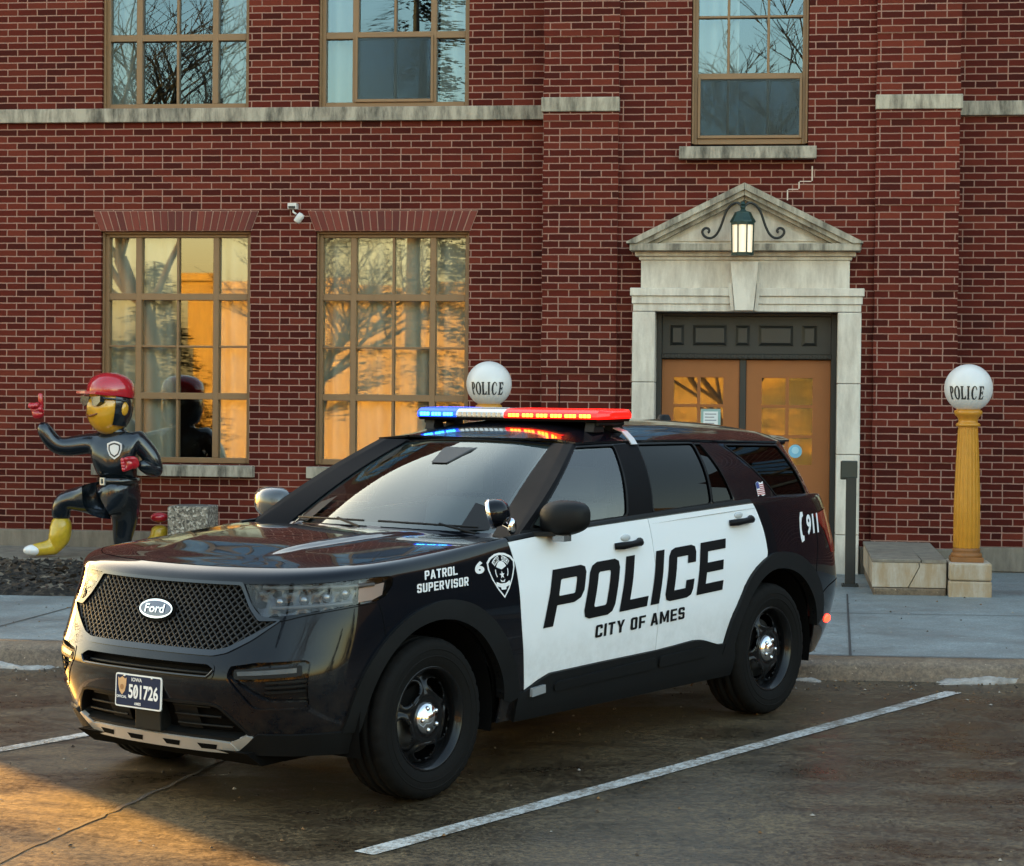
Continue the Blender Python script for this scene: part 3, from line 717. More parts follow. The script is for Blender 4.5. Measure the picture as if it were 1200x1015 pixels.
def cut(bm, poly, keep_inside):
    n = len(poly)
    for i in range(n):
        p, q = poly[i], poly[(i+1) % n]; dx, dy = q[0]-p[0], q[1]-p[1]
        if abs(dx)+abs(dy) < 1e-6: continue
        x0, x1, y0, y1 = min(p[0], q[0])-1e-4, max(p[0], q[0])+1e-4, min(p[1], q[1])-1e-4, max(p[1], q[1])+1e-4
        fs = []
        for f in bm.faces:
            xs = [v.co.x for v in f.verts]; ys = [v.co.y for v in f.verts]
            if max(xs) >= x0 and min(xs) <= x1 and max(ys) >= y0 and min(ys) <= y1: fs.append(f)
        g = set(fs)
        for f in fs: g.update(f.edges); g.update(f.verts)
        if g: bmesh.ops.bisect_plane(bm, geom=list(g), dist=1e-5, plane_co=(p[0], p[1], 0), plane_no=(-dy, dx, 0))
    kill = [f for f in bm.faces if inpoly(f.calc_center_median()[:2], poly) != keep_inside]
    bmesh.ops.delete(bm, geom=kill, context='FACES')
    return bm
def region(poly, ds=.125, dr=.16):
    xs, ys = [p[0] for p in poly], [p[1] for p in poly]
    return cut(pgrid(max(0, min(xs)), max(xs), max(0, min(ys)), min(8, max(ys)), ds, dr), poly, True)
def skin(bm, surf, off, sides='L', fn=None):
    """map a cut (s,r) sheet on to the surface; off may be a number or f(s,r)"""
    bm.verts.ensure_lookup_table(); S = np.array([v.co.x for v in bm.verts]); Rr = np.array([v.co.y for v in bm.verts])
    P = surf.ev(S, Rr); N = surf.nrm(np.clip(S, .03, surf.S-1.03), np.clip(Rr, .03, surf.R-1.03))
    o = off(S, Rr)[:, None] if callable(off) else off
    P = P+N*o
    if fn: P = fn(P)
    idx = {v: i for i, v in enumerate(bm.verts)}; F = [[idx[v] for v in f.verts] for f in bm.faces]; bm.free()
    V = []; FF = []
    if 'L' in sides: V += [tuple(p) for p in P]; FF += F
    if 'R' in sides: k = len(V); V += [(p[0], -p[1], p[2]) for p in P]; FF += [[i+k for i in reversed(f)] for f in F]
    return V, FF
def panel(name, bm, mat, parent, off=0.0, sides='LR', thick=.008, surf=None, weld=True, bevel=0):
    V, F = skin(bm, surf or BODY, off, sides); return sheet(name, V, F, mat, parent, thick, weld, bevel)
def sheet(name, V, F, mat, parent, thick=.008, weld=True, bevel=0):
    me = bpy.data.meshes.new(name); me.from_pydata(V, [], F); me.materials.append(mat)
    if weld:
        bm = bmesh.new(); bm.from_mesh(me); bmesh.ops.remove_doubles(bm, verts=bm.verts, dist=2e-4); bm.to_mesh(me); bm.free()
    for p in me.polygons: p.use_smooth = True
    o = bpy.data.objects.new(name, me); COL.objects.link(o); o.parent = parent
    if thick:
        md = o.modifiers.new('thickness', 'SOLIDIFY'); md.thickness = thick; md.offset = -1
        ms = o.modifiers.new('edges', 'EDGE_SPLIT'); ms.split_angle = R_(50)
    return o
# ------------------------------------------------------------------ helpers: lettering
def join(parts):
    V, F = [], []
    for v, f in parts: k = len(V); V += v; F += [tuple(i+k for i in q) for q in f]
    return V, F
def glyph_curve(polys, bold=0.0):
    """polys: closed outlines (holes by even-odd) -> flat mesh data"""
    cu = bpy.data.curves.new('g', 'CURVE'); cu.dimensions = '2D'; cu.fill_mode = 'BOTH'; cu.offset = bold
    for P in polys:
        sp = cu.splines.new('POLY'); sp.points.add(len(P)-1); sp.use_cyclic_u = True
        for q, p in zip(sp.points, P): q.co = (p[0], p[1], 0, 1)
    return _flat(cu)
def _flat(cu):
    o = bpy.data.objects.new('g', cu); COL.objects.link(o); me = o.to_mesh()
    V = [(v.co.x, v.co.y) for v in me.vertices]; F = [tuple(p.vertices) for p in me.polygons]
    o.to_mesh_clear(); bpy.data.objects.remove(o); bpy.data.curves.remove(cu); return V, F
def text(s, bold=0.02, wide=1.0):
    """built-in sans lettering, baseline at 0, cap height 1, from x = 0; returns V, F, width"""
    cu = bpy.data.curves.new('t', 'FONT'); cu.body = s; cu.size = 1.0; cu.offset = bold; cu.resolution_u = 4; cu.fill_mode = 'FRONT'
    V, F = _flat(cu); a = np.array(V); x0 = a[:, 0].min(); y0 = a[:, 1].min(); h = a[:, 1].max()-y0
    V = [((x-x0)/h*wide, (y-y0)/h) for x, y in V]; return V, F, max(v[0] for v in V)
def chop(V, F, sx, sy):
    """cut flat lettering on a grid so that it can follow a curved surface"""
    bm = bmesh.new(); vs = [bm.verts.new((x, y, 0)) for x, y in V]
    for f in F:
        try: bm.faces.new([vs[i] for i in f])
        except ValueError: pass
    xs = [v[0] for v in V]; ys = [v[1] for v in V]
    for lo, hi, st, no in ((min(xs), max(xs), sx, (1, 0, 0)), (min(ys), max(ys), sy, (0, 1, 0))):
        t = lo+st
        while t < hi:
            bmesh.ops.bisect_plane(bm, geom=list(bm.verts)+list(bm.edges)+list(bm.faces), dist=1e-6, plane_co=(t*no[0], t*no[1], 0), plane_no=no); t += st
    idx = {v: i for i, v in enumerate(bm.verts)}; V2 = [(v.co.x, v.co.y) for v in bm.verts]; F2 = [tuple(idx[v] for v in f.verts) for f in bm.faces]; bm.free(); return V2, F2
# heavy square letters with clipped corners, cell width w, height 1, stroke t
def cl(x0, y0, x1, y1, c, corners=(1, 1, 1, 1)):
    """rectangle with softened corners (bl, br, tr, tl)"""
    out = []
    for k, (x, y, dx, dy) in enumerate(((x0, y0, 1, 1), (x1, y0, -1, 1), (x1, y1, -1, -1), (x0, y1, 1, -1))):
        if not corners[k] or c <= 0: out.append((x, y)); continue
        a = [(x, y+dy*c), (x+dx*c*.3, y+dy*c*.3), (x+dx*c, y)]
        if k in (1, 3): a.reverse()
        out += a
    return out
def block_word():
    t, v = .255, .19                                                 # vertical and horizontal stroke
    W_ = {'P': (.0, .93), 'O': (1.03, 1.88), 'L': (2.04, 2.83), 'I': (2.93, 3.185), 'C': (3.34, 4.19), 'E': (4.32, 5.15)}
    out = {}
    a, b = W_['P']; out['P'] = [[(a, 0), (a+t, 0)] + [(a+t, .36), (b-.22, .36), (b-.06, .42), (b, .54), (b, .86), (b-.05, .96), (b-.17, 1), (a, 1)], cl(a+t, .36+v*.85, b-t*.95, 1-v, .03)]
    a, b = W_['O']; out['O'] = [cl(a, 0, b, 1, .17), cl(a+t, v, b-t, 1-v, .04)]
    a, b = W_['L']; out['L'] = [[(a, 0), (b, 0), (b, v), (a+t, v), (a+t, 1), (a, 1)]]
    a, b = W_['I']; out['I'] = [[(a, 0), (b, 0), (b, 1), (a, 1)]]
    a, b = W_['C']; out['C'] = [[(a, .15), (a+.05, .04), (a+.17, 0), (b-.17, 0), (b-.05, .04), (b, .15), (b, .34), (b-t, .34), (b-t, v), (a+t, v), (a+t, 1-v), (b-t, 1-v), (b-t, .66), (b, .66), (b, .85), (b-.05, .96), (b-.17, 1), (a+.17, 1), (a+.05, .96), (a, .85)]]
    a, b = W_['E']; m = .5; out['E'] = [[(a, 0), (b, 0), (b, v), (a+t, v), (a+t, m-v/2), (b-.05, m-v/2), (b-.05, m+v/2), (a+t, m+v/2), (a+t, 1-v), (b, 1-v), (b, 1), (a, 1)]]
    return out, 5.15
def block_text(word, t=.21, v=.18, gap=.14):
    """plain heavy square capitals, height 1; returns V, F, width"""
    def g(c):
        w = {'I': t, 'M': .86, 'A': .70, 'V': .70, 'Y': .70, ' ': .26, '1': .34}.get(c, .60); a, b = 0, w; k = .13; m0, m1 = .5-v/2, .5+v/2
        if c == 'I': P = [[(0, 0), (t, 0), (t, 1), (0, 1)]]
        elif c == 'C': P = [[(0, k), (k*.3, k*.3), (k, 0), (b-k, 0), (b-k*.3, k*.3), (b, k), (b, .33), (b-t, .33), (b-t, v), (t, v), (t, 1-v), (b-t, 1-v), (b-t, .67), (b, .67), (b, 1-k), (b-k*.3, 1-k*.3), (b-k, 1), (k, 1), (k*.3, 1-k*.3), (0, 1-k)]]
        elif c == 'O': P = [cl(0, 0, b, 1, k), cl(t, v, b-t, 1-v, .03)]
        elif c == 'U': P = [[(0, k), (k*.3, k*.3), (k, 0), (b-k, 0), (b-k*.3, k*.3), (b, k), (b, 1), (b-t, 1), (b-t, v), (t, v), (t, 1), (0, 1)]]
        elif c == 'T': P = [[(b/2-t/2, 0), (b/2+t/2, 0), (b/2+t/2, 1-v), (b, 1-v), (b, 1), (0, 1), (0, 1-v), (b/2-t/2, 1-v)]]
        elif c == 'L': P = [[(0, 0), (b, 0), (b, v), (t, v), (t, 1), (0, 1)]]
        elif c == 'E': P = [[(0, 0), (b, 0), (b, v), (t, v), (t, m0), (b-.04, m0), (b-.04, m1), (t, m1), (t, 1-v), (b, 1-v), (b, 1), (0, 1)]]
        elif c == 'F': P = [[(0, 0), (t, 0), (t, m0-.03), (b-.06, m0-.03), (b-.06, m1-.03), (t, m1-.03), (t, 1-v), (b, 1-v), (b, 1), (0, 1)]]
        elif c == 'S': P = [[(0, k), (k*.3, k*.3), (k, 0), (b-k, 0), (b-k*.3, k*.3), (b, k), (b, m1-k), (b-k*.3, m1-k*.3), (b-k, m1), (t, m1), (t, 1-v), (b-t, 1-v), (b-t, .70), (b, .70), (b, 1-k), (b-k*.3, 1-k*.3), (b-k, 1), (k, 1), (k*.3, 1-k*.3), (0, 1-k), (0, m0+k), (k*.3, m0+k*.3), (k, m0), (b-t, m0), (b-t, v), (t, v), (t, .30), (0, .30)]]
        elif c == 'P': P = [[(0, 0), (t, 0), (t, .38), (b-k, .38), (b-k*.3, .42), (b, .51), (b, 1-k), (b-k*.3, 1-k*.3), (b-k, 1), (0, 1)], cl(t, .38+v*.9, b-t, 1-v, .02)]
        elif c == 'R': P = [[(0, 0), (t, 0), (t, .36), (b*.45, .36), (b-t, 0), (b+.02, 0), (b-.16, .39), (b-k*.3, .45), (b, .53), (b, 1-k), (b-k*.3, 1-k*.3), (b-k, 1), (0, 1)], cl(t, .38+v*.9, b-t, 1-v, .02)]
        elif c == 'A': P = [[(0, 0), (t, 0), (t+.055, .2), (b-t-.055, .2), (b-t, 0), (b, 0), (b/2+t*.6, 1), (b/2-t*.6, 1)], [(t+.10, .36), (b-t-.10, .36), (b/2, .80)]]
        elif c == 'V': P = [[(b/2-t*.6, 0), (b/2+t*.6, 0), (b, 1), (b-t, 1), (b/2, .26), (t, 1), (0, 1)]]
        elif c == 'Y': P = [[(b/2-t/2, 0), (b/2+t/2, 0), (b/2+t/2, .42), (b, 1), (b-t*1.1, 1), (b/2, .62), (t*1.1, 1), (0, 1), (b/2-t/2, .42)]]
        elif c == 'M': P = [[(0, 0), (t, 0), (t, .62), (b/2-.07, .10), (b/2+.07, .10), (b-t, .62), (b-t, 0), (b, 0), (b, 1), (b-t, 1), (b/2, .42), (t, 1), (0, 1)]]
        else: P = []
        return P, w
    x = 0; parts = []
    for c in word:
        P, w = g(c)
        if P: V, F = glyph_curve(P); parts.append(([(p+x, q) for p, q in V], F))
        x += w+gap
    V, F = join(parts); return V, F, x-gap
# condensed roman capitals for the lamp globes
def roman_word():
    def ell(cx, cy, rx, ry, n=28, a0=0, a1=360): return [(cx+rx*math.cos(R_(a0+(a1-a0)*i/n)), cy+ry*math.sin(R_(a0+(a1-a0)*i/n))) for i in range(n+(0 if a1-a0 == 360 else 1))]
    def stem(x, w=.13): return [(x-.05, 0), (x+w+.05, 0), (x+w+.05, .03), (x+w, .05), (x+w, .95), (x+w+.05, .97), (x+w+.05, 1), (x-.05, 1), (x-.05, .97), (x, .95), (x, .05), (x-.05, .03)]
    L = {}
    L['P'] = [[(0, 0), (.23, 0), (.23, .03), (.18, .05), (.18, .47), *ell(.20, .735, .25, .265, 16, -90, 90), (0, 1), (0, .97), (.05, .95), (.05, .05), (0, .03)], [(.18, .52), *ell(.20, .735, .12, .215, 16, -90, 90), (.18, .95)]]
    L['O'] = [ell(.86, .5, .30, .52), ell(.86, .5, .155, .47)]
    L['L'] = [[(1.25, 0), (1.72, 0), (1.75, .26), (1.72, .26), (1.62, .06), (1.45, .05), (1.45, .95), (1.50, .97), (1.50, 1), (1.25, 1), (1.25, .97), (1.31, .95), (1.31, .05), (1.25, .03)]]
    L['I'] = [stem(1.93)]
    o = ell(2.60, .5, .30, .52, 26, 52, 308); i = ell(2.63, .5, .19, .47, 26, 300, 60)
    L['C'] = [o+[(2.83, .22), (2.80, .22)]+i+[(2.80, .74), (2.83, .74)]]
    L['E'] = [[(3.08, 0), (3.58, 0), (3.61, .25), (3.58, .25), (3.47, .06), (3.28, .05), (3.28, .48), (3.40, .48), (3.44, .38), (3.47, .38), (3.47, .64), (3.44, .64), (3.40, .54), (3.28, .54), (3.28, .95), (3.44, .94), (3.54, .78), (3.57, .78), (3.55, 1), (3.08, 1), (3.08, .97), (3.14, .95), (3.14, .05), (3.08, .03)]]
    return L, 3.61

# ------------------------------------------------------------------ materials of the car
def paint(name, col, rough=.16, coat=1.0, dust=.0):
    t = NT(name); o = t.obj(); n = t.noise(o, 5, 5, .6); fl = t.noise(o, 400, 2)
    c = t.mix(t.math('MULTIPLY', t.math('MULTIPLY', t.ramp(t.xyz(o)[2], [(.28, 1), (.75, 0)]), t.ramp(t.noise(o, 14, 6, .7), [(.35, 0), (.7, 1)])), dust), col, (.12, .085, .055))
    t.set(Base_Color=c, Roughness=t.math('MULTIPLY_ADD', n, .10, rough-.05), Coat_Weight=coat, Coat_Roughness=.015, Specular_IOR_Level=.06, Coat_IOR=1.3,
          Normal=t.bump(t.noise(o, 3.0, 2), .02, .01))
    return t.mat
P_BLK = paint('black_car_paint', (.004, .005, .008), .16, 1.0, .22)
P_WHT = paint('white_door_film', (.80, .82, .84), .30, .35, .35)
P_MAT = simple('matte_black_plastic', (.0065, .007, .0075), .55, var=.25, bump=.12, bs=300, spec=.2)
P_DRK = simple('dark_inner', (.004, .004, .004), .85, spec=.08)
P_GRL = simple('grille_black', (.020, .022, .025), .42, var=.1, spec=.18)
P_SLV = simple('satin_silver', (.62, .61, .59), .38, .6, var=.1)
P_CHR = simple('chrome', (.75, .75, .76), .10, 1.0, var=.05)
P_RUB = simple('tyre_rubber', (.0060, .0057, .0054), .8, var=.35, vs=9, bump=.25, bs=120, spec=.16)
P_STL = simple('black_steel_wheel', (.005, .005, .0055), .25, 0, .22, var=.2, spec=.2)
P_GLS = glass('car_glass', .07, (.62, .70, .70), blend=.2); P_WSG = glass('windscreen_glass', .06, (.66, .76, .73), rcol=(.93, 1, .97)); P_TNT = glass('tinted_glass', .012, (.022, .025, .027), blend=.12)
P_LENS = glass('lamp_lens', .03, (.85, .87, .89), blend=.16)
P_INT = simple('interior_grey', (.05, .052, .055), .7)
P_SEAT = simple('seat_cloth', (.09, .09, .095), .85, bump=.3)
P_DEC = simple('decal_black', (.007, .007, .008), .5, var=.05, spec=.12); P_DEW = simple('decal_white', (.82, .82, .82), .4, var=.03)
P_RED = simple('tail_red', (.22, .008, .008), .15, 0, 1.0)

# outlines on the body, in the surface's own (s, r)
HEADLIGHT = [(1.90, 6.46), (2.987, 6.506), (4.379, 6.60), (5.489, 6.64), (5.85, 6.60), (5.93, 6.46), (5.891, 6.189), (5.703, 5.764), (5.45, 5.60), (4.381, 5.431), (3.29, 5.197), (2.60, 5.056), (2.43, 5.08), (2.202, 5.459)]
GRILLE = [(-1, 6.40), (1.84, 6.45), (2.17, 5.40), (2.40, 5.00), (2.883, 4.96), (2.35, 4.40), (1.876, 3.94), (1.591, 3.82), (-1, 3.82)]
SLOT = [(-1, 3.46), (1.55, 3.46), (1.72, 3.30), (1.72, 2.97), (1.55, 2.95), (-1, 2.95)]
LOWINT = [(-1, 1.80), (1.60, 1.84), (1.80, 1.75), (2.40, .72), (2.28, .52), (-1, .56)]
POD = [(2.05, 3.42), (2.593, 3.592), (3.652, 3.70), (3.79, 3.593), (3.83, 1.85), (3.70, 1.76), (2.68, 1.72), (2.55, 1.80), (2.02, 3.0)]
VALANCE = [(2.02, 0), (2.33, .42), (2.46, .62), (2.60, .80), (3.529, .80), (5.05, .86), (5.10, .6), (5.19, 0), (3.1, -.05)]
FL_FO = smooth_path([(4.62, .83), (4.917, 2.173), (5.219, 3.329), (5.659, 4.225), (6.192, 4.90), (6.694, 5.28), (6.995, 5.288), (7.302, 5.006), (7.581, 4.435), (7.801, 3.638), (7.946, 2.509), (8.038, 1.541), (8.071, 1.0)])
FL_FI = smooth_path([(5.083, .79), (5.31, 2.099), (5.597, 3.256), (6.006, 4.098), (6.435, 4.518), (6.803, 4.608), (7.116, 4.408), (7.396, 3.923), (7.604, 3.095), (7.765, 2.041), (7.839, 1.0)])
FL_RO = smooth_path([(11.14, 1.05), (11.219, 2.254), (11.285, 2.931), (11.478, 4.105), (11.693, 4.8), (11.937, 5.341), (12.213, 5.508), (12.694, 5.239), (13.146, 4.608), (13.435, 3.87), (13.606, 2.857), (13.70, 1.80)])
FL_RI = smooth_path([(11.29, 1.0), (11.416, 2.701), (11.617, 3.885), (11.892, 4.487), (12.22, 4.60), (12.658, 4.351), (13.063, 3.696), (13.368, 2.477), (13.50, 1.45)])
ARCH_F = [(5.02, -.3), (5.05, .4)] + FL_FI + [(7.86, .4), (7.87, -.3)]
ARCH_R = [(11.25, -.3), (11.27, .5)] + FL_RI + [(13.57, .9), (13.60, .3), (13.61, -.3)]
DOOR_F = smooth_path([(8.001, 7.073), (8.033, 6.543), (8.063, 6.006), (8.068, 4.566), (8.10, 3.0), (8.163, 1.15)]) + [(8.346, 1.474), (8.495, 1.674), (9.2, 1.74), (10.053, 1.785), (10.056, 6.4), (10.037, 7.09), (9.2, 7.10), (8.5, 7.10)]
DOOR_R = [(10.053, 1.785), (10.35, 1.85)] + smooth_path([(10.644, 1.921), (10.84, 1.813), (11.05, 1.53), (11.16, 1.47)]) + [(11.219, 2.254), (11.285, 2.931), (11.478, 4.105), (11.693, 4.8), (11.937, 5.30)] + smooth_path([(11.96, 5.6), (11.95, 6.177), (11.886, 6.622), (11.80, 7.10)]) + [(11, 7.10), (10.037, 7.09), (10.056, 6.4)]
SILL = [(8.05, .55), (8.06, 1.12), (8.163, 1.15), (8.346, 1.474), (8.495, 1.674), (9.2, 1.74), (10.053, 1.785), (10.644, 1.921), (10.84, 1.813), (11.05, 1.53), (11.33, 1.47), (11.36, .9), (11.36, .02), (8.07, .02)]
TAIL = [(13.60, 6.55), (14.3, 6.68), (14.9, 6.7), (15.35, 6.65), (15.4, 6.2), (15.1, 4.8), (14.12, 4.9), (13.95, 6.05)]

CAR = thing('police_suv', 'black and white police SUV parked in the bay with blue and red roof lights lit', 'police car', CAR_O, local=True)
CAR.rotation_mode = 'QUATERNION'; CAR.rotation_quaternion = CAR_M.to_quaternion()

# ---- body shell
bm = pgrid(0, 17, 0, 8)
for q in (ARCH_F, ARCH_R, DOOR_F, DOOR_R, HEADLIGHT, GRILLE, SLOT, LOWINT, POD, TAIL): cut(bm, q, False)
body = panel('body', bm, P_BLK, CAR, 0, 'LR', .01)
panel('inner_wing', cut(cut(pgrid(0, 17, .3, 7.6), ARCH_F, False), ARCH_R, False), P_DRK, body, -.055, 'LR', 0)
for sd in 'LR':
    for nm, q in (('front_door', DOOR_F), ('rear_door', DOOR_R)):
        d = panel(nm, region(inset(q, .0022)), P_WHT, CAR, 0.0, sd, .012)
        if sd == 'L': globals()[nm.upper()] = d
# raycast tools: project flat things on to the driver's side / the nose
def bvh_of(surf, s0, s1, r0, r1, ds=.06, dr=.08):
    V, F = skin(pgrid(s0, s1, r0, r1, ds, dr), surf, 0, 'LR'); return BVHTree.FromPolygons(V, F)
BV = bvh_of(BODY, 0, 16, 0, 8); BG = bvh_of(GHS, 0, 13, 0, 3, .1, .1)
def on_side(x, z, off, tree=None):
    h = (tree or BV).ray_cast(Vector((x, 3, z)), Vector((0, -1, 0)))
    if h[0] is None: return Vector((x, .95, z))
    n = h[1] if h[1].y > 0 else -h[1]; return h[0]+n*off
def on_nose(y, z, off):
    h = BV.ray_cast(Vector((3, y, z)), Vector((-1, 0, 0)))
    if h[0] is None: return Vector((.8, y, z))
    n = h[1] if h[1].x > 0 else -h[1]; return h[0]+n*off
def decal(name, V, F, fmap, mat, parent, off=.003, tree=None, grid=None):
    if grid: V, F = chop(V, F, *grid)
    P = [tuple(on_side(*fmap(u, v), off, tree)) for u, v in V]
    me = bpy.data.meshes.new(name); me.from_pydata(P, [], F); me.materials.append(mat)
    for p in me.polygons: p.use_smooth = True
    o = bpy.data.objects.new(name, me); COL.objects.link(o); o.parent = parent; return o
def quad(bl, tl, tr, br, w):
    def f(u, v):
        u = u/w; a = (bl[0]*(1-u)+br[0]*u, bl[1]*(1-u)+br[1]*u); b = (tl[0]*(1-u)+tr[0]*u, tl[1]*(1-u)+tr[1]*u)
        return a[0]*(1-v)+b[0]*v, a[1]*(1-v)+b[1]*v
    return f
# ---- door lettering
G, gw = block_word(); fm = quad((-.827, .712), (-.936, .990), (-2.545, 1.040), (-2.463, .764), gw)
decal('lettering', *join([glyph_curve(G[c]) for c in 'POL']), fm, P_DEC, FRONT_DOOR, .0035, grid=(.12, .12))
decal('lettering', *join([glyph_curve(G[c]) for c in 'ICE']), fm, P_DEC, REAR_DOOR, .0035, grid=(.12, .12))
V, F, w = block_text('CITY OF'); fm2 = quad((-1.264, .620), (-1.270, .684), (-2.085, .705), (-2.082, .641), 1)
k = .547/w; gp_ = block_text('CITY')[2]
for lo, hi in ((-1, gp_+.05), (gp_+.05, 99)):
    ff = [q for q in F if lo <= V[q[0]][0] < hi]; us = sorted({i for q in ff for i in q}); mp = {i: j for j, i in enumerate(us)}
    decal('lettering', [(V[i][0]*k, V[i][1]) for i in us], [tuple(mp[i] for i in q) for q in ff], fm2, P_DEC, FRONT_DOOR, .0035)
V, F, w = block_text('AMES'); k = .395/w; decal('lettering', [(.605+x*k, y) for x, y in V], F, fm2, P_DEC, REAR_DOOR, .0035)
# ---- fender lettering, unit number, badge
def line(s, p, q, h, sh=.15, bold=.03):
    V, F, w = block_text(s, .2, .17, .13) if s.isalpha() else text(s, bold); dx, dz = q[0]-p[0], q[1]-p[1]
    return V, F, (lambda u, v: (p[0]+dx*u/w-sh*h*v, p[1]+dz*u/w+h*v))
V, F, f_ = line('PATROL', (.030, 1.018), (-.205, 1.024), .040); decal('lettering', V, F, f_, P_DEW, body)
V, F, f_ = line('SUPERVISOR', (.092, .963), (-.275, .968), .040); decal('lettering', V, F, f_, P_DEW, body)
V, F, f_ = line('6', (-.335, 1.014), (-.405, 1.016), .058, .05, .05); decal('lettering', V, F, f_, P_DEW, body)
bx, bz, bw, bh = -.535, .985, .108, .105
def shield(k): return [(p[0]*k*bw, p[1]*k*bh) for p in ((-.98, .62), (-.75, .82), (-.35, .97), (0, 1.0), (.35, .97), (.75, .82), (.98, .62), (.95, .3), (.75, -.15), (.4, -.65), (0, -1.05), (-.4, -.65), (-.75, -.15), (-.95, .3))]
fb = lambda u, v: (bx-u, bz+v+.012)
bd = decal('badge', *glyph_curve([shield(1.0), shield(.90)]), fb, P_DEW, body, .003)
def arc(r0, r1, a0, a1, cx=0, cy=0, n=12):
    A = [R_(a0+(a1-a0)*i/n) for i in range(n+1)]; return [(cx+r1*math.cos(a), cy+r1*math.sin(a)) for a in A]+[(cx+r0*math.cos(a), cy+r0*math.sin(a)) for a in reversed(A)]
star = [(.020*(1 if i % 2 == 0 else .42)*math.sin(math.pi*i/5), .020*(1 if i % 2 == 0 else .42)*math.cos(math.pi*i/5)) for i in range(10)]
prt = [glyph_curve([arc(.062, .088, 140, 98, 0, .005)]), glyph_curve([arc(.062, .088, 82, 40, 0, .005)]), glyph_curve([arc(0.0, .040, 20, 160, 0, .026)]), glyph_curve([star]),
       glyph_curve([arc(.044, .050, 170, 215, 0, .02)]), glyph_curve([arc(.044, .050, -35, 10, 0, .02)]), glyph_curve([[(-.05, -.03), (-.02, -.04), (.02, -.04), (.05, -.03), (.055, -.05), (.02, -.058), (.018, -.07), (-.018, -.07), (-.02, -.058), (-.055, -.05)]]), glyph_curve([[(-.02, -.02), (0, -.03), (.02, -.02), (.012, -.034), (-.012, -.034)]])]
decal('emblem', *join(prt), fb, P_DEW, bd, .0032)
V, F, w = text('AMES POLICE', .01); V = [(R_(138-96*x/w), .066+.018*y) for x, y in V]
decal('emblem_text', [(r*math.cos(a), r*math.sin(a)+.005) for a, r in V], F, fb, P_DEC, bd, .0045)
# ---- 911 with a receiver, flag
V, F, f_ = line('911', (-3.485, .995), (-3.655, .998), .118, .22, .035); decal('lettering', V, F, f_, P_DEW, body, .005, grid=(.1, .1))
rc = [(-.02, 1.0), (.22, 1.0), (.26, .85), (.12, .80), (.05, .62), (.05, .38), (.14, .18), (.30, .16), (.30, 0.0), (.05, -.06), (-.08, .12), (-.14, .45), (-.12, .80)]
decal('receiver_mark', *glyph_curve([[(x*.13, y*.165) for x, y in rc]]), lambda u, v: (-3.405-u-.25*v, .968+v), P_DEW, body)
fl = [(0, 0), (.03, .01), (.06, 0), (.09, .008), (.09, .082), (.06, .074), (.03, .084), (0, .074)]
fo = decal('flag_decal', *glyph_curve([fl]), lambda u, v: (-3.005-u-.2*v, 1.245+v), P_DEW, body, .004, BG)
pr = [glyph_curve([[(.036 if k > 2 else 0, .008+.0105*k), (.088, .010+.0105*k), (.088, .015+.0105*k), (.036 if k > 2 else 0, .013+.0105*k)]]) for k in range(6)]
decal('flag_stripes', *join(pr), lambda u, v: (-3.005-u-.2*v, 1.245+v), simple('flag_red', (.4, .03, .04), .5), fo, .006, BG)
decal('flag_canton', *glyph_curve([[(0, .042), (.034, .046), (.034, .082), (0, .074)]]), lambda u, v: (-3.005-u-.2*v, 1.245+v), simple('flag_blue', (.03, .06, .25), .5), fo, .0065, BG)

# ---- bonnet and roof: crowned sheets inside their outlines
def crown(name, outline, W_of, zE, zc, p, extra, mat, parent, step=.035, lift=.0, thick=.012):
    xs = [q[0] for q in outline]; ys = [q[1] for q in outline]; full = outline+[(x, -y) for x, y in reversed(outline)]
    nx, ny = int((max(xs)-min(xs))/step), int(2*max(ys)/step); bm = bmesh.new()
    X = np.linspace(min(xs), max(xs), nx+1); Y = np.linspace(-max(ys), max(ys), ny+1)
    vs = [[bm.verts.new((x, y, 0)) for x in X] for y in Y]
    for j in range(ny):
        for i in range(nx): bm.faces.new((vs[j][i], vs[j][i+1], vs[j+1][i+1], vs[j+1][i]))
    cut(bm, full, True)
    for v in bm.verts:
        x, y = v.co.x, v.co.y; t = min(1.0, abs(y)/W_of(x)); v.co.z = zE(x)+(zc(x)-zE(x))*(1-t**p)+extra(x, y)+lift
    me = bpy.data.meshes.new(name); bm.normal_update(); bm.to_mesh(me); bm.free(); me.materials.append(mat)
    for q in me.polygons: q.use_smooth = True
    o = bpy.data.objects.new(name, me); COL.objects.link(o); o.parent = parent
    md = o.modifiers.new('thickness', 'SOLIDIFY'); md.thickness = thick; md.offset = -1
    ms = o.modifiers.new('edges', 'EDGE_SPLIT'); ms.split_angle = R_(50); return o
tp = BODY.ev(np.linspace(0, 8.05, 60), np.full(60, 8.0))
out = [(p[0], p[1]) for p in tp]
out = [(x-.007 if i < 20 else x, max(0, y-.007)) for i, (x, y) in enumerate(out)]
out[0] = (out[0][0], 0.0)
HX, HY, HZ = tp[::-1, 0], tp[::-1, 1], tp[::-1, 2]
hood_out = out+[(-.655, .86), (-.70, .60), (-.645, .30), (-.63, 0.0)]
zcx, zcz = [-.75, -.6, -.3, 0, .3, .5, .62, .69], [1.150, 1.160, 1.176, 1.166, 1.146, 1.122, 1.101, 1.088]
def hz(x): return float(np.interp(x, HX, HZ))
def hw(x): return max(.05, float(np.interp(x, HX, HY)))
zs_ = Spl(np.array([[z] for z in zcz])); zcf = lambda x: float(zs_([np.interp(x, zcx, range(8))])[0, 0])
def hood_extra(x, y):
    yc = .33+.17*(.62-x)/1.25; s = 1/(1+math.exp((abs(y)-yc)/.011)); f = max(0, min(1, (.60-x)/.45)); f = f*f*(3-2*f)*max(0, min(1, (x+.66)/.18))
    s2 = math.exp(-((abs(y)-yc-.0)/.04)**2); return .020*s*f+.004*s2*f
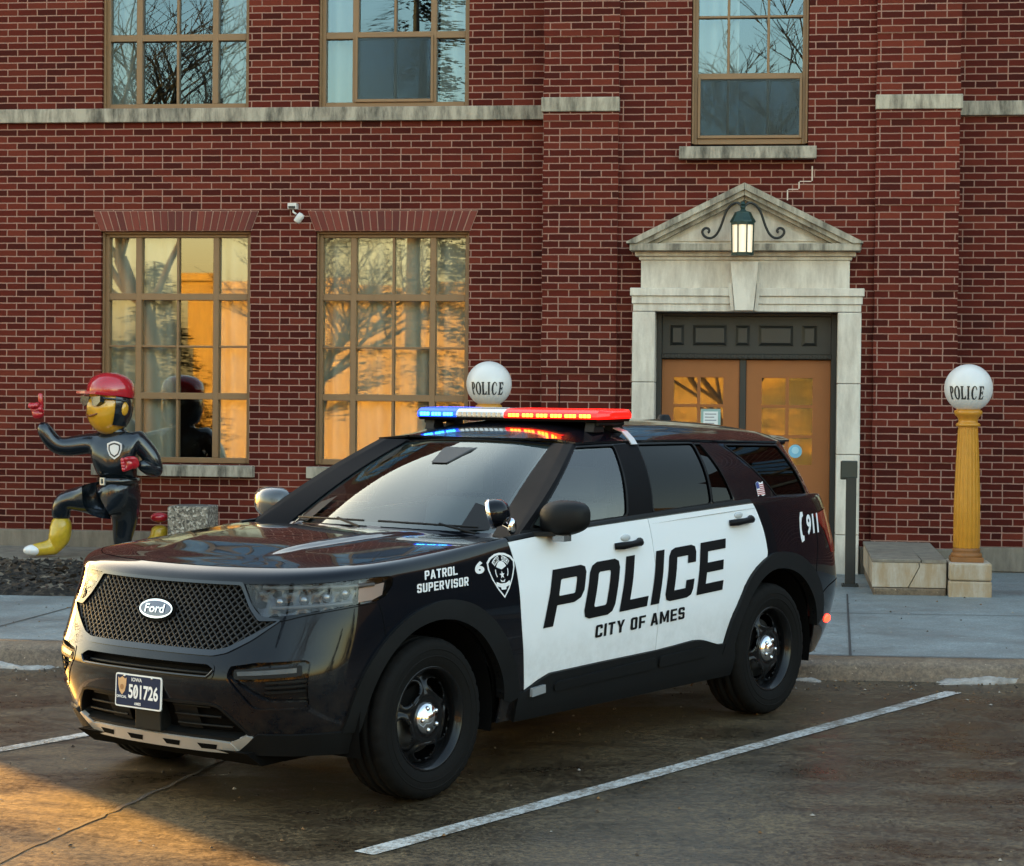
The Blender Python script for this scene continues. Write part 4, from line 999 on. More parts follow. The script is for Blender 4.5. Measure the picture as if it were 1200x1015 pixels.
hood = crown('bonnet', hood_out, hw, hz, zcf, 3.2, hood_extra, P_BLK, CAR, .02, 0)
top = GHS.ev(np.linspace(0, 13, 131), np.full(131, 3.0))
ro = [(x+(.012 if i < 20 else 0)-(.10 if i > 108 else 0), y+(.012 if 20 <= i else 0)) for i, (x, y, z) in enumerate(top)]
ro = [q for i, q in enumerate(ro) if i <= 20 or i >= 40 or False]; ro[0] = (ro[0][0], 0); ro[-1] = (ro[-1][0], 0)
side = [g[1] for g in GS[4:12]]; SXx = [s[0] for s in side][::-1]; SYy = [s[1] for s in side][::-1]; SZz = [s[2] for s in side][::-1]
rw = lambda x: float(np.interp(x, SXx, SYy))+.012 if x < -1.5 else .66
rzE = lambda x: float(np.interp(x, SXx, SZz))
rv = lambda x: float(ROOF_ZC([np.interp(-x, [1.5, 1.75, 2.05, 2.4, 2.8, 3.2, 3.6, 3.95], range(8))])[0, 0])
roof = crown('roof', ro, rw, rzE, rv, 2.8, lambda x, y: (.006*math.exp(-((abs(y)-.50)/.025)**2) if x < -1.65 else 0), P_BLK, CAR, .04, .008)
def lining_out(): return [(x-.06 if i < 8 else x, y*.95) for i, (x, y) in enumerate(ro)]
crown('headliner', [(q[0]*.985-.03, max(0, q[1]*.97)) for q in ro[:-14]]+[(-3.5, 0)], rw, rzE, rv, 2.8, lambda x, y: -.035, simple('headliner_grey', (.38, .37, .35), .9), CAR, .08, 0, .004)
# ---- glasshouse: pillars and glass
def ghr(s0, s1, r0, r1): return [(s0, r0), (s1, r0), (s1, r1), (s0, r1)]
WIN = {'windscreen': (0, 2, .10, 2.93), 'front_side_window': (4.06, 4.94, .14, 2.86), 'rear_side_window': (6.06, 6.985, .14, 2.86), 'rear_quarter_light': (7.02, 7.93, .16, 2.82), 'cargo_window': (9.05, 9.97, .12, 2.8), 'rear_window': (11.1, 13, .12, 2.75)}
bm = pgrid(0, 13, 0, 3, .1, .25)
RW = {}
for k, (a, b, c, d) in WIN.items():
    q = ghr(a if a else -.01, b if b < 13 else 13.01, c, d)
    RW[k] = q if k in ('windscreen', 'rear_window') else rounded(q, .035, .7, .2)
    cut(bm, RW[k], False)
panel('pillars', bm, P_BLK, CAR, 0, 'LR', .015, GHS)
P_PIL = simple('satin_black_pillar', (.006, .006, .007), .5, spec=.04)
for sd in 'LR': panel('windscreen_pillar', pgrid(2.0, 4.07, .02, 3, .1, .2), P_PIL, CAR, .003, sd, .004, GHS)
for sd in 'LR': panel('door_pillar', pgrid(4.95, 6.05, .12, 2.9, .1, .2), P_PIL, CAR, .003, sd, .003, GHS)
for k, q in RW.items():
    a, b, c, d = WIN[k]; mt = P_WSG if k == 'windscreen' else (P_GLS if k == 'front_side_window' else P_TNT)
    for sd in (('LR',) if k in ('windscreen', 'rear_window') else ('L', 'R')):
        g_ = cut(pgrid(a, b, c, d, .1, .2), q, True)
        w_ = panel(k, g_, mt, CAR, -.005, sd, 0, GHS)
        if k in ('windscreen',):
            fr = cut(pgrid(a, b, c, d, .05, .06), [(-.1, c+.14), (1.90, c+.14), (1.90, d-.10), (-.1, d-.10)], False)
            panel('frit_band', fr, P_INT, w_, -.009, sd, 0, GHS)
    if k not in ('windscreen', 'rear_window'):                        # rubber and bright edge round each side window
        for sd in 'LR': panel('window_seal', cut(cut(pgrid(a-.05, b+.05, max(0, c-.14), d+.1, .1, .1), inset(q, -.008, .7, .2), True), inset(q, .004, .7, .2), False), P_MAT, CAR, .004, sd, .004, GHS)
# sensor housing behind the windscreen, mirror
m = MB(); c_ = GHS.ev([0], [2.3])[0]
m.add([(-1.36, -.10, 1.555), (-1.36, .10, 1.555), (-1.20, .055, 1.485), (-1.20, -.055, 1.485), (-1.46, -.13, 1.57), (-1.46, .13, 1.57), (-1.40, .08, 1.49), (-1.40, -.08, 1.49)], [(0, 1, 2, 3), (0, 3, 7, 4), (1, 5, 6, 2), (3, 2, 6, 7), (0, 4, 5, 1), (4, 7, 6, 5)])
m.box(-1.30, -1.27, -.13, .13, 1.40, 1.47)
m.build('sensor_housing', P_INT, CAR, bevel=.006)
# ---- cabin
m = MB(); m.box(-3.9, .1, -.82, .82, .42, .47); m.box(.55, .60, -.6, .6, .3, .95)
m.build('floor_pan', P_DRK, CAR)
panel('door_lining', cut(pgrid(8.05, 16, 1.8, 6.4), [(p[0], p[1]+.35) for p in ARCH_R], False), P_INT, CAR, -.05, 'LR', 0)
m = MB(); m.prism([(-.66, 1.10), (-.80, 1.125), (-1.05, 1.10), (-1.12, 1.04), (-1.08, .78), (-.7, .7)], 'y', -.80, .80); m.prism([(-.98, 1.10), (-1.08, 1.14), (-1.13, 1.09), (-1.1, 1.06)], 'y', .22, .58)
m.build('dashboard', P_INT, CAR, bevel=.02)
m = MB(); old = m.M; m.M = Matrix.Translation((-1.22, .39, 1.04)) @ Matrix.Rotation(R_(-68), 4, 'Y')
m.lathe([(.185+.014*math.cos(a), .014*math.sin(a)) for a in [2*math.pi*i/8 for i in range(8)]], 36, 0, True, closed=True); m.box(-.18, .18, -.02, .02, -.01, .01); m.box(-.02, .02, -.18, 0, -.01, .01); m.ball((0, 0, 0), .06, 12, 0, (1, 1, .4)); m.M = old
m.build('steering_wheel', P_INT, CAR)
for y in (-.39, .39):
    m = MB(); m.prism([(-1.35, .55), (-1.30, .74), (-1.75, .72), (-1.82, .55)], 'y', y-.25, y+.25)
    m.prism([(-1.74, .70), (-1.86, 1.24), (-1.94, 1.26), (-1.98, 1.20), (-1.88, .68)], 'y', y-.24, y+.24); m.prism([(-1.90, 1.27), (-1.92, 1.44), (-1.99, 1.45), (-2.0, 1.28)], 'y', y-.13, y+.13)
    m.build('seat', P_SEAT, CAR, bevel=.03, seg=3)
m = MB(); m.prism([(-2.5, .55), (-2.45, .75), (-2.9, .74), (-3.06, 1.24), (-3.12, 1.24), (-3.0, .55)], 'y', -.68, .68); m.build('rear_bench', P_SEAT, CAR, bevel=.03, seg=3)
m = MB()
for y in np.linspace(-.62, .62, 13): m.box(-2.06, -2.045, y-.006, y+.006, .95, 1.55)
for z in (.95, 1.15, 1.35, 1.54): m.box(-2.065, -2.04, -.64, .64, z-.008, z+.008)
m.build('partition_cage', P_DRK, CAR)
m = MB(); m.prism([(-1.02, .95), (-1.06, 1.08), (-1.09, 1.08), (-1.08, .93)], 'y', -.12, .12); m.build('laptop_mount', P_INT, CAR, bevel=.01)
# ---- grille
gb = inset(GRILLE, -.02); 
panel('grille_surround', cut(region(rounded(inset(GRILLE, -.014), .03)), rounded(inset(GRILLE, .010), .03), False), simple('dark_chrome', (.05, .052, .056), .12, .9), CAR, .006, 'LR', .02)
grl = panel('grille', region(inset(GRILLE, -.01)), P_DRK, CAR, -.040, 'LR', 0)
gp = BODY.ev([p[0] for p in GRILLE], [p[1] for p in GRILLE]); gpoly = [(p[1], p[2]) for p in gp[:-1]]; gpoly[0] = (0, gpoly[0][1])
gpoly = gpoly+[(0, gp[-1][2])]; gfull = [q for q in gpoly]+[(-y, z) for y, z in reversed(gpoly)]
m = MB(); st = .0365
for sg in (1, -1):
    for k in range(-40, 41):
        cur = []
        for j in range(141):
            z = .72+.31*j/140; y = k*st+sg*(z-.72)*1.08
            if inpoly((y, z), gfull): cur.append(on_nose(y, z, -.010))
            elif len(cur) > 1: m.tube(cur[::6]+[cur[-1]], .0050, 4, 0, False); cur = []
            else: cur = []
        if len(cur) > 1: m.tube(cur[::6]+[cur[-1]], .0050, 4, 0, False)
m.build('grille_mesh', P_GRL, grl, fixn=False)
c0 = on_nose(0, .893, .0); tilt = math.atan2(.045, .13)
m = MB(); m.M = Matrix.Translation(c0+Vector((.006, 0, 0))) @ Matrix.Rotation(-tilt, 4, 'Y')
def oval(a, b, x, n=40): return [(x, a*math.cos(2*math.pi*i/n), b*math.sin(2*math.pi*i/n)) for i in range(n)]
def oval_solid(a, b, x0, x1, mm, dome=0):
    n = 40; v = oval(a, b, x0)+oval(a, b, x1)+[(x1+dome, 0, 0)]
    m.add(v, [(i, (i+1) % n, n+(i+1) % n, n+i) for i in range(n)]+[(n+i, n+(i+1) % n, 2*n) for i in range(n)], mm, False)
oval_solid(.118, .058, -.03, -.004, 0); oval_solid(.108, .045, -.01, .004, 1, .002); oval_solid(.098, .036, 0, .007, 2, .002)
V, F, w = text('Ford', .008); m.add([(.0115, (x/w-.5)*.125, (y-.5)*.040+.10*(x/w-.5)*.02) for x, y in V], F, 1)
m.build('oval_badge', [P_DRK, P_CHR, simple('badge_blue', (.012, .035, .10), .2, 0, .8)], grl, fixn=True)
# ---- slot, lower intake, skid plate, valance, pods
for nm, q in (('bumper_slot', SLOT), ('lower_intake', LOWINT)):
    panel(nm, region(inset(q, -.02)), P_DRK, CAR, -.06, 'LR', 0)
    panel(nm+'_rim', cut(region(rounded(inset(q, -.008), .025)), rounded(inset(q, .006), .02), False), P_BLK if nm == 'bumper_slot' else P_MAT, CAR, .004, 'LR', .05)
m = MB()
for z in (.385, .43, .475):
    for sg in (1, -1): m.tube([on_nose(sg*y, z, -.022) for y in np.linspace(.17, .52-.0*(z), 9) if y < .40+(.50-z)*1.0], .006, 6)
m.tube([on_nose(y, .645, -.03) for y in np.linspace(-.40, .40, 15)], .008, 6)
m.build('intake_bars', P_MAT, CAR)
m = MB(); m.tube([on_nose(y, .6235+(.030 if abs(y) > .425 else (.012 if abs(y) > .41 else 0)), .004) for y in [-.435, -.42, -.405]+list(np.linspace(-.39, .39, 25))+[.405, .42, .435]], .0065, 8); m.build('slot_trim', bpy.data.materials['dark_chrome'], CAR)
m = MB()
for sg in (1, -1):
    for y0, y1 in ((.16, .30),): 
        m.add([on_nose(sg*y0, .36, -.03), on_nose(sg*y1, .36, -.03), on_nose(sg*y1, .49, -.03), on_nose(sg*y0, .49, -.03)], [(0, 1, 2, 3)])
m.box(.80, .868, -.085, .085, .345, .50); m.build('intake_panel', P_MAT, CAR, bevel=.004)
panel('skid_plate', region(rounded([(-1, .50), (1.5, .46), (1.95, .40), (2.12, .05), (1.70, -.3), (-1, -.25)], .02)), P_SLV, CAR, lambda S, R: .012+0*S, 'LR', .02)
for sd in 'LR': panel('skid_trim', region([(1.93, .42), (2.36, .72), (2.48, .66), (2.16, .05), (2.10, 0)]), P_SLV, CAR, .010, sd, .02)
for y in (-.33, -.12, .12, .33): 
    m = MB(); a = on_nose(y-.055, .315, .0135); b = on_nose(y+.055, .315, .0135); c = on_nose(y+.04, .29, .0135); d = on_nose(y-.04, .29, .0135)
    m.add([a, b, c, d], [(0, 1, 2, 3)]); m.build('skid_slot', P_DRK, CAR, fixn=False)
m = MB(); m.prism([(.80, .285), (.70, .215), (-.3, .235), (-.3, .30)], 'y', -.56, .56); m.build('undertray', P_DRK, CAR)
for sd in 'LR': panel('lower_bumper', region(VALANCE), P_MAT, CAR, .012, sd, .03)
for sd in 'LR':
    pd = panel('fog_lamp_recess', region(inset(POD, -.012)), P_BLK, CAR, lambda S, R: -.035-.0*S, sd, 0)
    panel('recess_rim', cut(region(rounded(inset(POD, -.006), .02)), rounded(inset(POD, .004), .02), False), P_BLK, pd, .003, sd, .045)
    panel('lower_blade', region([(2.10, 2.95), (2.62, 2.30), (2.95, 2.02), (3.80, 2.02), (3.80, 1.80), (2.62, 1.75)]), P_BLK, pd, -.006, sd, .02)
    panel('lamp_bar', region(rounded([(2.139, 3.30), (3.60, 3.50), (3.66, 3.12), (3.48, 3.06), (2.182, 2.92)], .02)), P_MAT, pd, -.006, sd, .03)
    for k in range(3): panel('louvre', region([(2.85, 2.84-.22*k), (3.78, 2.95-.22*k), (3.78, 2.86-.22*k), (2.9, 2.75-.22*k)]), P_MAT, pd, -.016, sd, .012)
    panel('lamp_strip', region([(2.22, 3.22), (3.50, 3.40), (3.52, 3.22), (2.26, 3.06)]), simple('lamp_grey', (.05, .052, .055), .25), pd, -.003, sd, .006)
# ---- headlights
for sd in 'LR':
    hl = panel('headlight', region(inset(HEADLIGHT, .003)), P_LENS, CAR, -.002, sd, 0)
    panel('reflector', region(inset(HEADLIGHT, -.004)), simple('lamp_housing', (.06, .062, .066), .22, .7, var=.5, vs=30), hl, lambda S, R: -.05-.012*np.sin(S*9)*np.sin(R*7), sd, 0)
    sg = 1 if sd == 'L' else -1; m = MB()
    for s_, r_ in ((2.75, 5.72), (3.35, 5.80), (3.95, 5.9), (4.55, 6.02)):
        p = BODY.ev([s_], [r_])[0]; n = BODY.nrm([s_], [r_])[0]; p = p-n*.042
        m.ball((p[0], sg*p[1], p[2]), .026, 14, 1, (.9, 1, 1)); 
    for s0, s1, r_ in ((2.3, 5.5, 6.33),):
        q = [BODY.ev([t], [r_])[0]-BODY.nrm([t], [r_])[0]*.022 for t in np.linspace(s0, s1, 14)]; m.tube([(p[0], sg*p[1], p[2]) for p in q], .009, 6, 2)
    q = [BODY.ev([t], [5.45+(t-2.6)*.09])[0]-BODY.nrm([t], [5.5])[0]*.03 for t in np.linspace(2.6, 4.8, 12)]; m.tube([(p[0], sg*p[1], p[2]) for p in q], .010, 6, 2)
    m.build('lamp_units', [P_CHR, simple('projector', (.25, .26, .28), .08, .8), simple('light_guide', (.10, .105, .11), .3)], hl)
    panel('side_reflector', region([(5.05, 6.2), (5.80, 6.35), (5.72, 5.85), (5.45, 5.68), (5.0, 5.62)]), simple('amber_clear', (.48, .34, .28), .25), hl, -.028, sd, 0)
# ---- arches and sills
for sd in 'LR':
    panel('wheel_arch_trim', region(FL_FO+[(7.95, .85)]+FL_FI[::-1]), P_MAT, CAR, lambda S, R: .020+0*S, sd, .05)
    panel('wheel_arch_trim', region(FL_RO+FL_RI[::-1]), P_MAT, CAR, lambda S, R: .020+0*S, sd, .05)
    sl = panel('sill_cladding', region(SILL), P_MAT, CAR, lambda S, R: .014+.012*np.clip((1.2-R)/.8, 0, 1), sd, .03)
    panel('cladding_rib', region(rounded([(8.55, 1.30), (10.02, 1.52), (10.02, 1.05), (8.55, .95)], .02)), P_MAT, sl, .026, sd, .014)
    panel('cladding_rib', region(rounded([(10.08, 1.53), (10.75, 1.58), (10.92, 1.35), (10.85, 1.12), (10.08, 1.05)], .02)), P_MAT, sl, .026, sd, .014)
for sg in (1, -1):
    for cx in (0, -3.025):
        m = MB(); vs = []; n = 28
        for i in range(n+1):
            a = math.pi*(-.08+1.16*i/n); 
            for y in (.50, .93): vs.append((cx+.475*math.cos(a)-.01, sg*y, .37+.475*math.sin(a)))
        m.add(vs, [(2*i, 2*i+1, 2*i+3, 2*i+2) for i in range(n)], 0, True)
        m.add([(cx-.5, sg*.50, .2), (cx+.5, sg*.50, .2), (cx+.5, sg*.50, .9), (cx-.5, sg*.50, .9)], [(0, 1, 2, 3)]); m.build('wheel_housing', P_DRK, CAR, fixn=False)
m = MB(); m.box(-2.5, -.55, -.86, .86, .27, .45); m.box(-4.0, -3.6, -.7, .7, .32, .5); m.build('underbody', P_DRK, CAR)
V, F, w = text('6', .03)
m = MB(); p = on_side(-.80, .405, .03); m.prism([(-.735, .385), (-.845, .395), (-.845, .435), (-.74, .428)], 'y', p.y-.01, p.y+.006); m.build('side_warning_lamp', simple('lamp_clear', (.25, .26, .27), .2), CAR, bevel=.004)
# ---- tail lamp, marker, rear
for sd in 'LR':
    panel('tail_lamp', region(inset(TAIL, .003)), P_RED, CAR, .004, sd, .01)
    sg = 1 if sd == 'L' else -1
    m = MB(); p = BODY.ev([14.03], [1.62])[0]; n = BODY.nrm([14.03], [1.62])[0]; p = p+n*.004
    m.ball((p[0], sg*p[1], p[2]), .030, 14, 0, (1.35, .5, .85)); m.build('side_marker', emit('lit_red_marker', (1, .03, .012), 1.8, (.3, .01, .01)), CAR)
m = MB(); pr_ = [(-3.58, 1.560), (-3.74, 1.556), (-3.86, 1.545), (-3.915, 1.530), (-3.91, 1.512), (-3.80, 1.495), (-3.66, 1.50)]; m.prism(pr_, 'y', -.52, .52); m.build('roof_spoiler', P_BLK, CAR, bevel=.008)
m = MB(); m.add([(-3.7, -.8, 1.19), (-3.7, .8, 1.19), (-4.06, .60, 1.175), (-4.06, -.60, 1.175)], [(0, 1, 2, 3)]); m.build('tailgate_ledge', P_BLK, CAR, fixn=False)
def seam(path, w=.0035, sides='LR', surf=None):
    for sd in sides:
        q = smooth_path(path, 6); P1_, P2_ = [], []
        for i, p in enumerate(q):
            a, b = Vector((q[max(0, i-1)][0]*KS, q[max(0, i-1)][1]*KR)), Vector((q[min(len(q)-1, i+1)][0]*KS, q[min(len(q)-1, i+1)][1]*KR)); d = (b-a).normalized()
            P1_.append((p[0]-d.y*w/KS, p[1]+d.x*w/KR)); P2_.append((p[0]+d.y*w/KS, p[1]-d.x*w/KR))
        S = BODY if surf is None else surf; A = [S.ev([p[0]], [p[1]])[0]+S.nrm([p[0]], [p[1]])[0]*.0012 for p in P1_+P2_]; n = len(P1_); sg = 1 if sd == 'L' else -1
        V = [(p[0], sg*p[1], p[2]) for p in A]; sheet('panel_gap', V, [(i, i+1, n+i+1, n+i) for i in range(n-1)], P_DRK, body, 0)
seam([(5.50, 5.58), (5.58, 5.0), (5.66, 4.3)]); seam([(13.62, 6.5), (13.55, 5.4), (13.42, 4.0)]); seam([(13.60, 3.0), (13.9, 3.4), (14.5, 3.6), (15.5, 3.6)]); seam([(2.45, 5.02), (2.9, 4.94), (3.4, 5.12), (4.4, 5.36), (5.45, 5.54)], .002)
# ---- handles, mirrors, spot lamp
for nm, hx, hz_, dr in (('h', -1.602, 1.075, FRONT_DOOR), ('h', -2.724, 1.128, REAR_DOOR)):
    m = MB(); y = on_side(hx, hz_, 0).y; sl = .045
    m.tube([(hx+.115, y+.004, hz_-.115*sl-.002), (hx+.085, y+.035, hz_-.085*sl), (hx, y+.040, hz_), (hx-.07, y+.035, hz_+.07*sl), (hx-.105, y+.006, hz_+.105*sl)], [.017, .020, .0165, .020, .021], 10)
    m.build('door_handle', P_DEC, dr)
    m = MB(); m.ball((hx+.01, y-.004, hz_+.03), .045, 14, 0, (1.0, .22, .42)); m.build('handle_cup', simple('cup_grey', (.50, .52, .53), .5), dr)
for sg in (1, -1):
    m = MB(); c = Vector((-.985, sg*1.005, 1.25)); vs = []; n1, n2 = 20, 24
    for i in range(n1+1):
        a = math.pi*i/n1
        for j in range(n2):
            b = 2*math.pi*j/n2
            def sp(v, e): return math.copysign(abs(v)**e, v)
            yy = -sp(math.cos(a), .75); rr = sp(math.sin(a), .6); xx = rr*sp(math.cos(b), .75); zz = rr*sp(math.sin(b), .72)
            x = xx*(.105 if xx > 0 else .03)*(1-.25*max(0, yy)); z = zz*(.088-.012*yy)-.004+.012*yy
            vs.append((c.x+x-.02*max(0, yy), c.y+sg*yy*.128, c.z+z))
    m.add(vs, [(i*n2+j, i*n2+(j+1) % n2, (i+1)*n2+(j+1) % n2, (i+1)*n2+j) for i in range(n1) for j in range(n2)], 0, True)
    m.prism([(-.80, sg*.885), (-.96, sg*.90), (-1.01, sg*1.0), (-.96, sg*1.05), (-.90, sg*.98)], 'z', 1.160, 1.182)
    m.box(-.97, -.91, sg*1.01-.035, sg*1.01+.035, 1.135, 1.165, 1)
    mr = m.build('wing_mirror', [P_MAT if sg > 0 else simple('mirror_cap_sheen', (.05, .055, .06), .25, 0, .8), simple('mirror_lamp', (.3, .3, .3), .2, .8)], CAR)  # far cap is a paler, glossier copy: its sheen is put into the colour
    g_ = MB(); g_.add([(-1.0155, sg*.90, 1.20), (-1.0155, sg*1.105, 1.205), (-1.0155, sg*1.11, 1.30), (-1.0155, sg*.90, 1.305)], [(0, 1, 2, 3)]); g_.build('mirror_glass', P_CHR, mr, fixn=False)
    m = MB(); P_ = [on_side(x, z, .006, BG) for x, z in ((-.74, 1.175), (-.98, 1.18), (-.93, 1.30))]; m.add([(p.x, sg*p.y, p.z) for p in P_], [(0, 1, 2)]); m.build('mirror_sail', P_MAT, CAR, fixn=False)
m = MB(); M0 = Matrix.Translation((-.66, .795, 1.278)) @ Vector((.45, -.85, -.22)).to_track_quat('X', 'Z').to_matrix().to_4x4()
m.M = M0; m.lathe([(.001, -.085), (.03, -.083), (.055, -.062), (.068, -.03), (.072, 0), (.072, .012)], 28, 0, True, 'x'); m.lathe([(.074, -.004), (.075, .014), (.066, .016), (.062, .008)], 28, 1, True, 'x'); m.lathe([(.062, .008), (.03, .018), (.001, .021)], 28, 2, True, 'x')
m.M = Matrix.Identity(4); m.tube([(-.72, .815, 1.225), (-.705, .86, 1.215), (-.70, .885, 1.20)], .014, 10, 1); m.ball((-.712, .876, 1.215), .032, 14, 1, (.9, .6, 1.3))
m.build('spot_lamp', [P_BLK, P_CHR, simple('lamp_glass', (.35, .37, .38), .1, .6)], CAR)
# ---- wipers and cowl
m = MB(); m.add([tuple(v) for v in ((-.60, -.80, 1.140), (-.585, 0, 1.158), (-.60, .80, 1.140), (-.80, .74, 1.145), (-.655, 0, 1.163), (-.80, -.74, 1.145))], [(0, 1, 4, 5), (1, 2, 3, 4)]); m.build('cowl', P_MAT, CAR, fixn=False)
for sd in 'LR': panel('window_ledge', pgrid(3.98, 8.0, 0, .13, .1, .05), P_MAT, CAR, .005, sd, .004, GHS)
for sd in 'LR': panel('belt_trim', region([(8.02, 7.13), (10, 7.14), (11.78, 7.14), (11.72, 7.98), (8.0, 7.98)]), P_MAT, CAR, .004, sd, .006)
def wsp(y, r, off):
    s_ = np.interp(abs(y), [0, .36, .70], [0, 1, 2]); p = GHS.ev([s_], [r])[0]; n = GHS.nrm([max(.05, s_)], [r])[0]; p = p+n*off; return Vector((p[0], math.copysign(p[1], y), p[2]))
for y0, y1, h in ((.05, .60, .02), (-.62, -.05, .02)):
    m = MB(); pts = [wsp(y0+(y1-y0)*t, .16+h*math.sin(math.pi*.5*(1-t))*.3, .018) for t in np.linspace(0, 1, 10)]; m.tube(pts, .006, 6); m.tube([pts[6]+Vector((0, 0, .006)), wsp(y1, .02, .012)], .007, 6); m.build('wiper', P_MAT, CAR)
# ---- light bar, strap, aerials
LBX, LBW, LZ0, LZ1 = -1.93, .672, 1.694, 1.765
lb = MB(); lb.prism([(LBX-.15, LZ0), (LBX+.15, LZ0), (LBX+.16, LZ0+.018), (LBX-.16, LZ0+.018)], 'y', -LBW+.05, LBW-.05); LB = lb.build('light_bar', P_DRK, CAR, bevel=.005)
def lens(y0, y1, cap0, cap1):
    m = MB(); prof = [(.158, .016), (.165, .028), (.158, .048), (.135, .064), (.09, .068)]; prof = [(LBX+x, LZ0+z) for x, z in prof]+[(LBX-x, LZ0+z) for x, z in reversed(prof)]
    m.prism(prof, 'y', y0, y1, 0, False)
    for y, s, on in ((y0, -1, cap0), (y1, 1, cap1)):
        if on: m.add([(x, y, z) for x, z in prof]+[(LBX+(x-LBX)*.6, y+s*.045, LZ0+.045+(z-LZ0-.045)*.6) for x, z in prof], [(i, (i+1) % len(prof), len(prof)+(i+1) % len(prof), len(prof)+i) for i in range(len(prof))]+[tuple(range(len(prof), 2*len(prof)))], 0, False)
    return m
E_BLU, E_RED = emit('lit_blue_lens', (.002, .05, 1.0), .70, (.004, .03, .25)), emit('lit_red_lens', (1.0, .006, .003), .70, (.25, .004, .004))
L1 = lens(-LBW+.045, -.345, True, False).build('blue_lens', E_BLU, LB, bevel=.006); L2 = lens(-.343, -.003, False, False).build('clear_lens', simple('clear_lens_white', (.62, .64, .66), .15, .1, .6), LB, bevel=.006); L3 = lens(-.001, LBW-.045, False, True).build('red_lens', E_RED, LB, bevel=.006)
def leds(y0, y1, n, mt, par):
    m = MB()
    for i in range(n):
        a = y0+(y1-y0)*i/n
        for k in range(3): b = a+.012+(y1-y0)/n*.27*k; m.box(LBX+.160, LBX+.1675, b, b+(y1-y0)/n*.2, LZ0+.024, LZ0+.042)
    m.build('led_row', mt, par, bevel=.002)
leds(-.615, -.36, 3, emit('led_cyan', (.03, .50, 1.0), 2.6), L1); leds(.02, .60, 6, emit('led_amber', (1.0, .22, .015), 2.6), L3)
m = MB()
for i in range(9): m.box(LBX+.158, LBX+.166, -.325+.035*i, -.302+.035*i, LZ0+.022, LZ0+.046)
m.build('clear_reflectors', P_CHR, L2)
for sg in (1, -1):
    m = MB()
    for xx in (-.09, .09): m.prism([(LBX+xx-.05, 1.64), (LBX+xx+.05, 1.64), (LBX+xx+.03, 1.71), (LBX+xx-.03, 1.71)], 'y', sg*.56-.03, sg*.56+.03)
    m.tube([(LBX-.12, sg*.60, 1.685), (LBX+.12, sg*.60, 1.685)], .012, 8); m.build('mounting_foot', P_MAT, LB, bevel=.004)
    m = MB(); pts = [(.60, 1.662), (.655, 1.645), (.700, 1.605), (.722, 1.575)]
    for (a, b), (c, d) in zip(pts, pts[1:]): m.add([(-1.96, sg*a, b), (-2.015, sg*a, b), (-2.015, sg*c, d), (-1.96, sg*c, d)], [(0, 1, 2, 3)])
    o = m.build('mounting_strap', P_SLV, LB, fixn=False); md = o.modifiers.new('t', 'SOLIDIFY'); md.thickness = .006; md.offset = 1
m = MB(); m.lathe([(.055, 0), (.052, .006), (.034, .045), (.028, .052), (.001, .054)], 24, 0, True, 'z', (-3.35, 0, 1.645)); m.build('roof_aerial', P_MAT, CAR)
m = MB(); m.tube([(-2.3, -.02, 1.66), (-2.30, -.02, 1.70)], .012, 8); m.tube([(-2.30, -.02, 1.70), (-2.315, -.022, 1.92)], .0028, 6); m.build('whip_aerial', P_DRK, CAR)

# ---- wheels
def tyre_mesh():
    m = MB(); h = [(.232, -.105), (.255, -.122), (.30, -.1275), (.335, -.126), (.357, -.118), (.3665, -.106), (.3735, -.088), (.375, -.064), (.366, -.062), (.366, -.052), (.375, -.050), (.375, -.010), (.366, -.008)]
    prof = h+[(r, -y) for r, y in reversed(h)]; n = 150
    m.lathe(prof, n, 0, True, 'y', flute=lambda a, y: (.984 if (abs(y) > .085 and abs(y) < .12 and int(round(a/(2*math.pi)*n)) % 5 < 1) else (.992 if abs(y) < .07 and int(round(a/(2*math.pi)*n+y*60)) % 6 < 1 else 1)))
    for r0 in (.285, .318): m.lathe([(r0, .1265), (r0+.004, .1300), (r0+.008, .1268)], 96, 0, True, 'y')
    return m
def rim_mesh():
    m = MB(); m.lathe([(.242, .100), (.246, .108), (.240, .116), (.230, .112), (.224, .098), (.214, .090), (.210, .060), (.205, -.10)], 80, 0, True, 'y')
    nr, na = 26, 220; vs = []; keep = set()
    def hole(r, a):
        d = ((a/(2*math.pi)*5+.5) % 1-.5)*2*math.pi/5; w = .060+.022*(r-.12)/.07
        return math.sqrt(((r-.160)/.036)**2+(d*r/w)**2)
    for i in range(nr+1):
        r = .040+(.212-.040)*i/nr
        for j in range(na):
            a = 2*math.pi*j/na; q = hole(r, a); y = .070+.026*math.exp(-((r-.10)/.05)**2)-.02*((r-.05)/.16)**2+.012*math.exp(-((q-1.12)/.22)**2)-.015*max(0, 1-q)
            vs.append((r*math.cos(a), y, r*math.sin(a)))
    fs = []
    for i in range(nr):
        for j in range(na):
            r = .040+(.212-.040)*(i+.5)/nr; a = 2*math.pi*(j+.5)/na
            if hole(r, a) > 1: fs.append((i*na+j, i*na+(j+1) % na, (i+1)*na+(j+1) % na, (i+1)*na+j))
    m.add(vs, fs, 0, True); return m
tm = rm = None; ZW = .375
